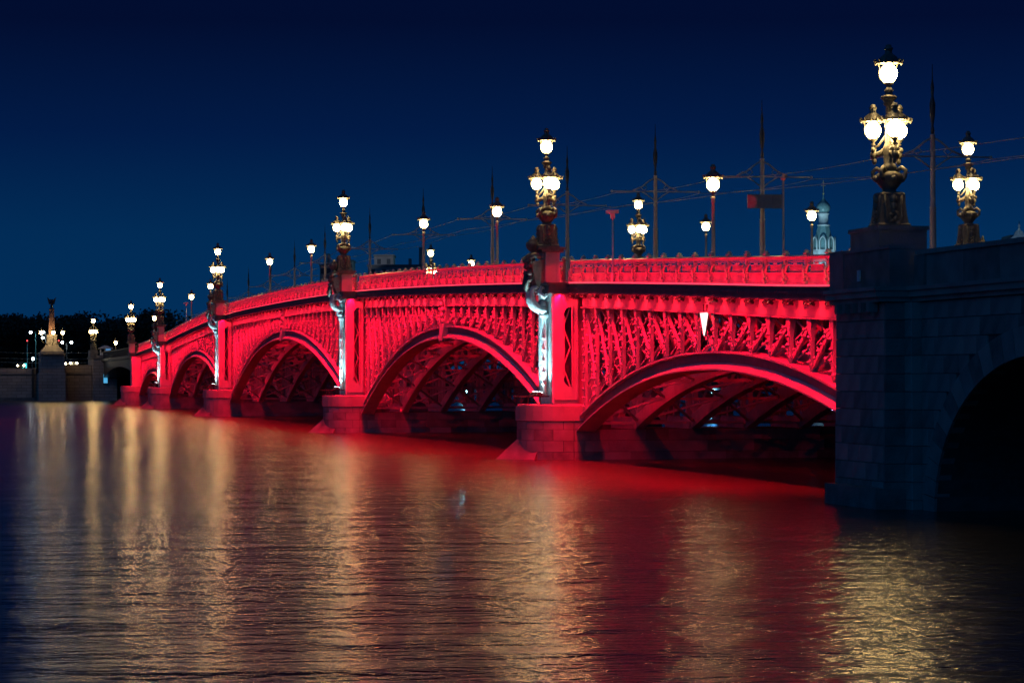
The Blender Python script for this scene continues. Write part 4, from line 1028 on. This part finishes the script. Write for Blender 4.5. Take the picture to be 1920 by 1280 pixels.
# trees of the far park
M['leaf'] = mat('foliage', (0.055, 0.075, 0.035), 0.7, noise=0.6, col2=(0.025, 0.04, 0.02))
M['bark'] = mat('bark', (0.09, 0.07, 0.05), 0.9, noise=4)
def tree(px, top, d, wid, seed):
    rnd = random.Random(seed); b = at(px, 700, d); tz = at(px, top, d).z; H = tz - 5.5
    t = empty('park_tree', (b.x, b.y, 5.5)); tag(t, 'dark leafy tree in the park beyond the far embankment', 'tree', 'park trees beyond the far embankment')
    m = MB(); m.tube([(0, 0, 0), (0.1, 0, H * 0.25), (0.0, 0.2, H * 0.6)], [0.5, 0.36, 0.15], 7)
    for j in range(6):
        a = rnd.uniform(0, 2 * PI); m.tube([(0, 0, H * (0.25 + 0.05 * j)), (wid * 0.25 * math.cos(a), wid * 0.25 * math.sin(a), H * (0.45 + 0.06 * j))], [0.2, 0.06], 5)
    m.build('trunk', M['bark'], t)
    m = MB(); cl = [(rnd.gauss(0, wid * 0.24), rnd.gauss(0, wid * 0.24), H * rnd.uniform(0.08, 0.9), wid * rnd.uniform(0.13, 0.26)) for _ in range(36)]
    cl.append((0, 0, H * 0.86, wid * 0.2))
    for cx, cy, cz_, r in cl:
        for _ in range(90):
            v = Vector((rnd.gauss(0, 1), rnd.gauss(0, 1), rnd.gauss(0, 0.8))).normalized() * r * rnd.uniform(0.6, 1.05)
            p = Vector((cx, cy, min(cz_, H - r)))+ v; u = Vector((rnd.uniform(-1, 1), rnd.uniform(-1, 1), rnd.uniform(-1, 1))).normalized() * rnd.uniform(0.3, 0.6); w_ = u.orthogonal().normalized() * rnd.uniform(0.25, 0.5)
            bb = len(m.v); m.v += [tuple(p - u), tuple(p + w_), tuple(p + u), tuple(p - w_)]; m.face((bb, bb + 1, bb + 2, bb + 3))
    me = bpy.data.meshes.new('crown'); me.from_pydata(m.v, [], m.f); me.materials.append(M['leaf']); put('crown', me, t)
TR = [(-25, 590, 760, 15), (8, 592, 740, 13), (38, 586, 770, 15), (66, 588, 750, 13), (96, 594, 760, 12), (124, 592, 740, 12), (150, 582, 770, 14), (172, 600, 750, 11), (196, 606, 740, 10), (218, 598, 780, 12), (246, 588, 790, 13), (276, 576, 800, 15), (306, 580, 810, 14), (336, 592, 820, 13), (366, 604, 830, 13), (396, 610, 840, 12)]
for i, (px, top, d, wd) in enumerate(TR): tree(px, top, d, wd, 100 + i)

# ------------------------------------------------------------------ city skyline beyond the bridge
def church():
    d = 1100; b = at(1545, 700, d); t = empty('church_tower', (b.x, b.y, 4.0)); tag(t, 'distant pale church tower with dome and cross, lit bluish', 'church')
    Z = lambda py: at(1545, py, d).z - 4.0
    w = mat('church_white', (0.62, 0.68, 0.70), 0.7, noise=0.5); g = mat('church_tile', (0.22, 0.38, 0.40), 0.3, noise=2)
    MB().lathe([(4.6, 0), (4.6, Z(474)), (5.0, Z(473)), (4.8, Z(468))], n=8, smooth=False).build('tower', w, t)
    for k in range(8):
        a = 2 * PI * k / 8 + PI / 8; c, s = math.cos(a), math.sin(a)
        m = MB(); z0, z1 = Z(470), Z(452)
        m.tube([(4.5 * c - 1.2 * s, 4.5 * s + 1.2 * c, z0), (4.5 * c - 1.2 * s, 4.5 * s + 1.2 * c, z1), (4.5 * c - 0.8 * s, 4.5 * s + 0.8 * c, z1 + 1.1), (4.5 * c, 4.5 * s, z1 + 1.7), (4.5 * c + 0.8 * s, 4.5 * s - 0.8 * c, z1 + 1.1), (4.5 * c + 1.2 * s, 4.5 * s - 1.2 * c, z1), (4.5 * c + 1.2 * s, 4.5 * s - 1.2 * c, z0)], 0.3, 6)
        m.build('gable_arch', w, t)
    MB().lathe([(3.9, Z(470)), (3.8, Z(452)), (3.2, Z(440)), (2.3, Z(424))], n=8, smooth=False).build('tent_roof', g, t)
    MB().lathe([(2.5, Z(424)), (2.5, Z(421)), (1.9, Z(420)), (1.9, Z(403)), (2.3, Z(402)), (2.3, Z(399))], n=12).build('drum', w, t)
    pr = [(1.9, 399), (2.5, 394), (2.75, 389), (2.5, 384), (1.7, 379), (0.8, 375), (0.3, 370), (0.15, 362)]
    MB().lathe([(r, Z(p)) for r, p in pr], n=14).build('dome', g, t)
    m = MB(); m.bar((0, 0, Z(364)), (0, 0, Z(338)), 0.22, 0.22); m.bar((-0.9, 0, Z(348)), (0.9, 0, Z(348)), 0.2, 0.2, (0, 1, 0)); m.bar((-0.5, 0, Z(343)), (0.5, 0, Z(343)), 0.16, 0.16, (0, 1, 0)); m.ball((0, 0, Z(363)), 0.45, 8, 5); m.build('cross', mat('gilt', (0.8, 0.6, 0.3), 0.3, metal=0.8), t)
    light('SPOT', 'church_flood', (b.x - 30, b.y - 60, 8), (b.x, b.y, Z(440)), 220000, (0.5, 0.85, 1.0), spot_size=math.radians(45), spot_blend=0.5, shadow_soft_size=0.5)
church()
M['city'] = mat('city_wall', (0.30, 0.28, 0.27), 0.8, noise=0.2); M['glass'] = mat('dark_glass', (0.03, 0.04, 0.05), 0.2)
def building(px0, px1, top, d, lab, roofbox=None, rows=4):
    a, c = at(px0, 700, d), at(px1, 700, d); w = (c - a).length; t = empty('city_building', ((a.x + c.x) / 2, (a.y + c.y) / 2, 4.0), -YAW); tag(t, lab, 'building', 'city buildings beyond the bridge')
    H = at(px0, top, d).z - 4.0
    MB().box(-w / 2, w / 2, 0, 14, 0, H).build('wall', M['city'], t)
    rf = MB(); rf.box(-w / 2 - 0.3, w / 2 + 0.3, -0.3, 14.3, H, H + 0.5); rf = rf.build('roof', M['cornice'], t)
    if roofbox:
        for x0, x1, z in roofbox: MB().box(-w / 2 + w * x0, -w / 2 + w * x1, 3, 8, H + 0.5, H + 0.5 + z).build('chimney', M['city'], rf)
    n = max(2, int(w / 3.2))
    for r in range(rows):
        for i in range(n):
            x = -w / 2 + w * (i + 0.5) / n; z = H - 2.6 - 3.4 * r
            MB().box(x - 0.6, x + 0.6, -0.06, 0.02, z, z + 1.7).build('window', M['glass'], t)
building(702, 738, 480, 900, 'pale flat-topped block on the skyline right of the second pier lamp')
bl = at(720, 690, 870); light('SPOT', 'block_fill', (bl.x - 10, bl.y - 50, 66), (bl.x, bl.y + 30, 41), 60000, (0.75, 0.85, 1.0), spot_size=math.radians(16), spot_blend=0.6)  # added spot that brightens the block, no known lamp there
building(690, 812, 499, 880, 'long dark roofline just above the red railing of the second arch', [(0.62, 0.66, 2.0), (0.78, 0.84, 5.5)], 2)
building(600, 622, 498, 900, 'small pale house on the skyline left of the second pier lamp', [(0.55, 0.75, 3.5)])
building(640, 662, 490, 950, 'narrow building on the skyline behind the second pier lamp', [(0.1, 0.3, 2.5)])
b = at(1912, 466, 640); gb = empty('baroque_gable', (b.x, b.y, 4.0), -YAW); tag(gb, 'small white baroque gable with finial at the right edge of the skyline', 'building')
H = b.z - 4.0; s = 640 / 5260
m = MB(); pl = [(-16 * s, -H), (16 * s, -H), (16 * s, 6 * s), (15 * s, 20 * s), (10 * s, 24 * s), (7 * s, 32 * s), (0, 37 * s), (-7 * s, 32 * s), (-10 * s, 24 * s), (-15 * s, 20 * s), (-16 * s, 6 * s)]
prism_y(m, [(x, z + H) for x, z in pl], 0, 1.0); m.build('gable_wall', M['white'], gb)
MB().box(-16 * s, 40 * s, 1, 12, 0, H + 26 * s).build('roof', M['cornice'], gb)
MB().lathe([(0.3, H + 36 * s), (0.15, H + 40 * s), (0.3, H + 42 * s), (0.05, H + 52 * s)], n=8).build('finial', M['white'], gb)
MB().box(-5 * s, 5 * s, -0.1, 0.0, H + 2 * s, H + 20 * s).build('window', M['glass'], gb)
light('SPOT', 'gable_flood', (b.x - 6, b.y - 14, 6), (b.x, b.y, b.z + 1), 9000, (0.5, 0.8, 1.0), spot_size=math.radians(60), spot_blend=0.5)
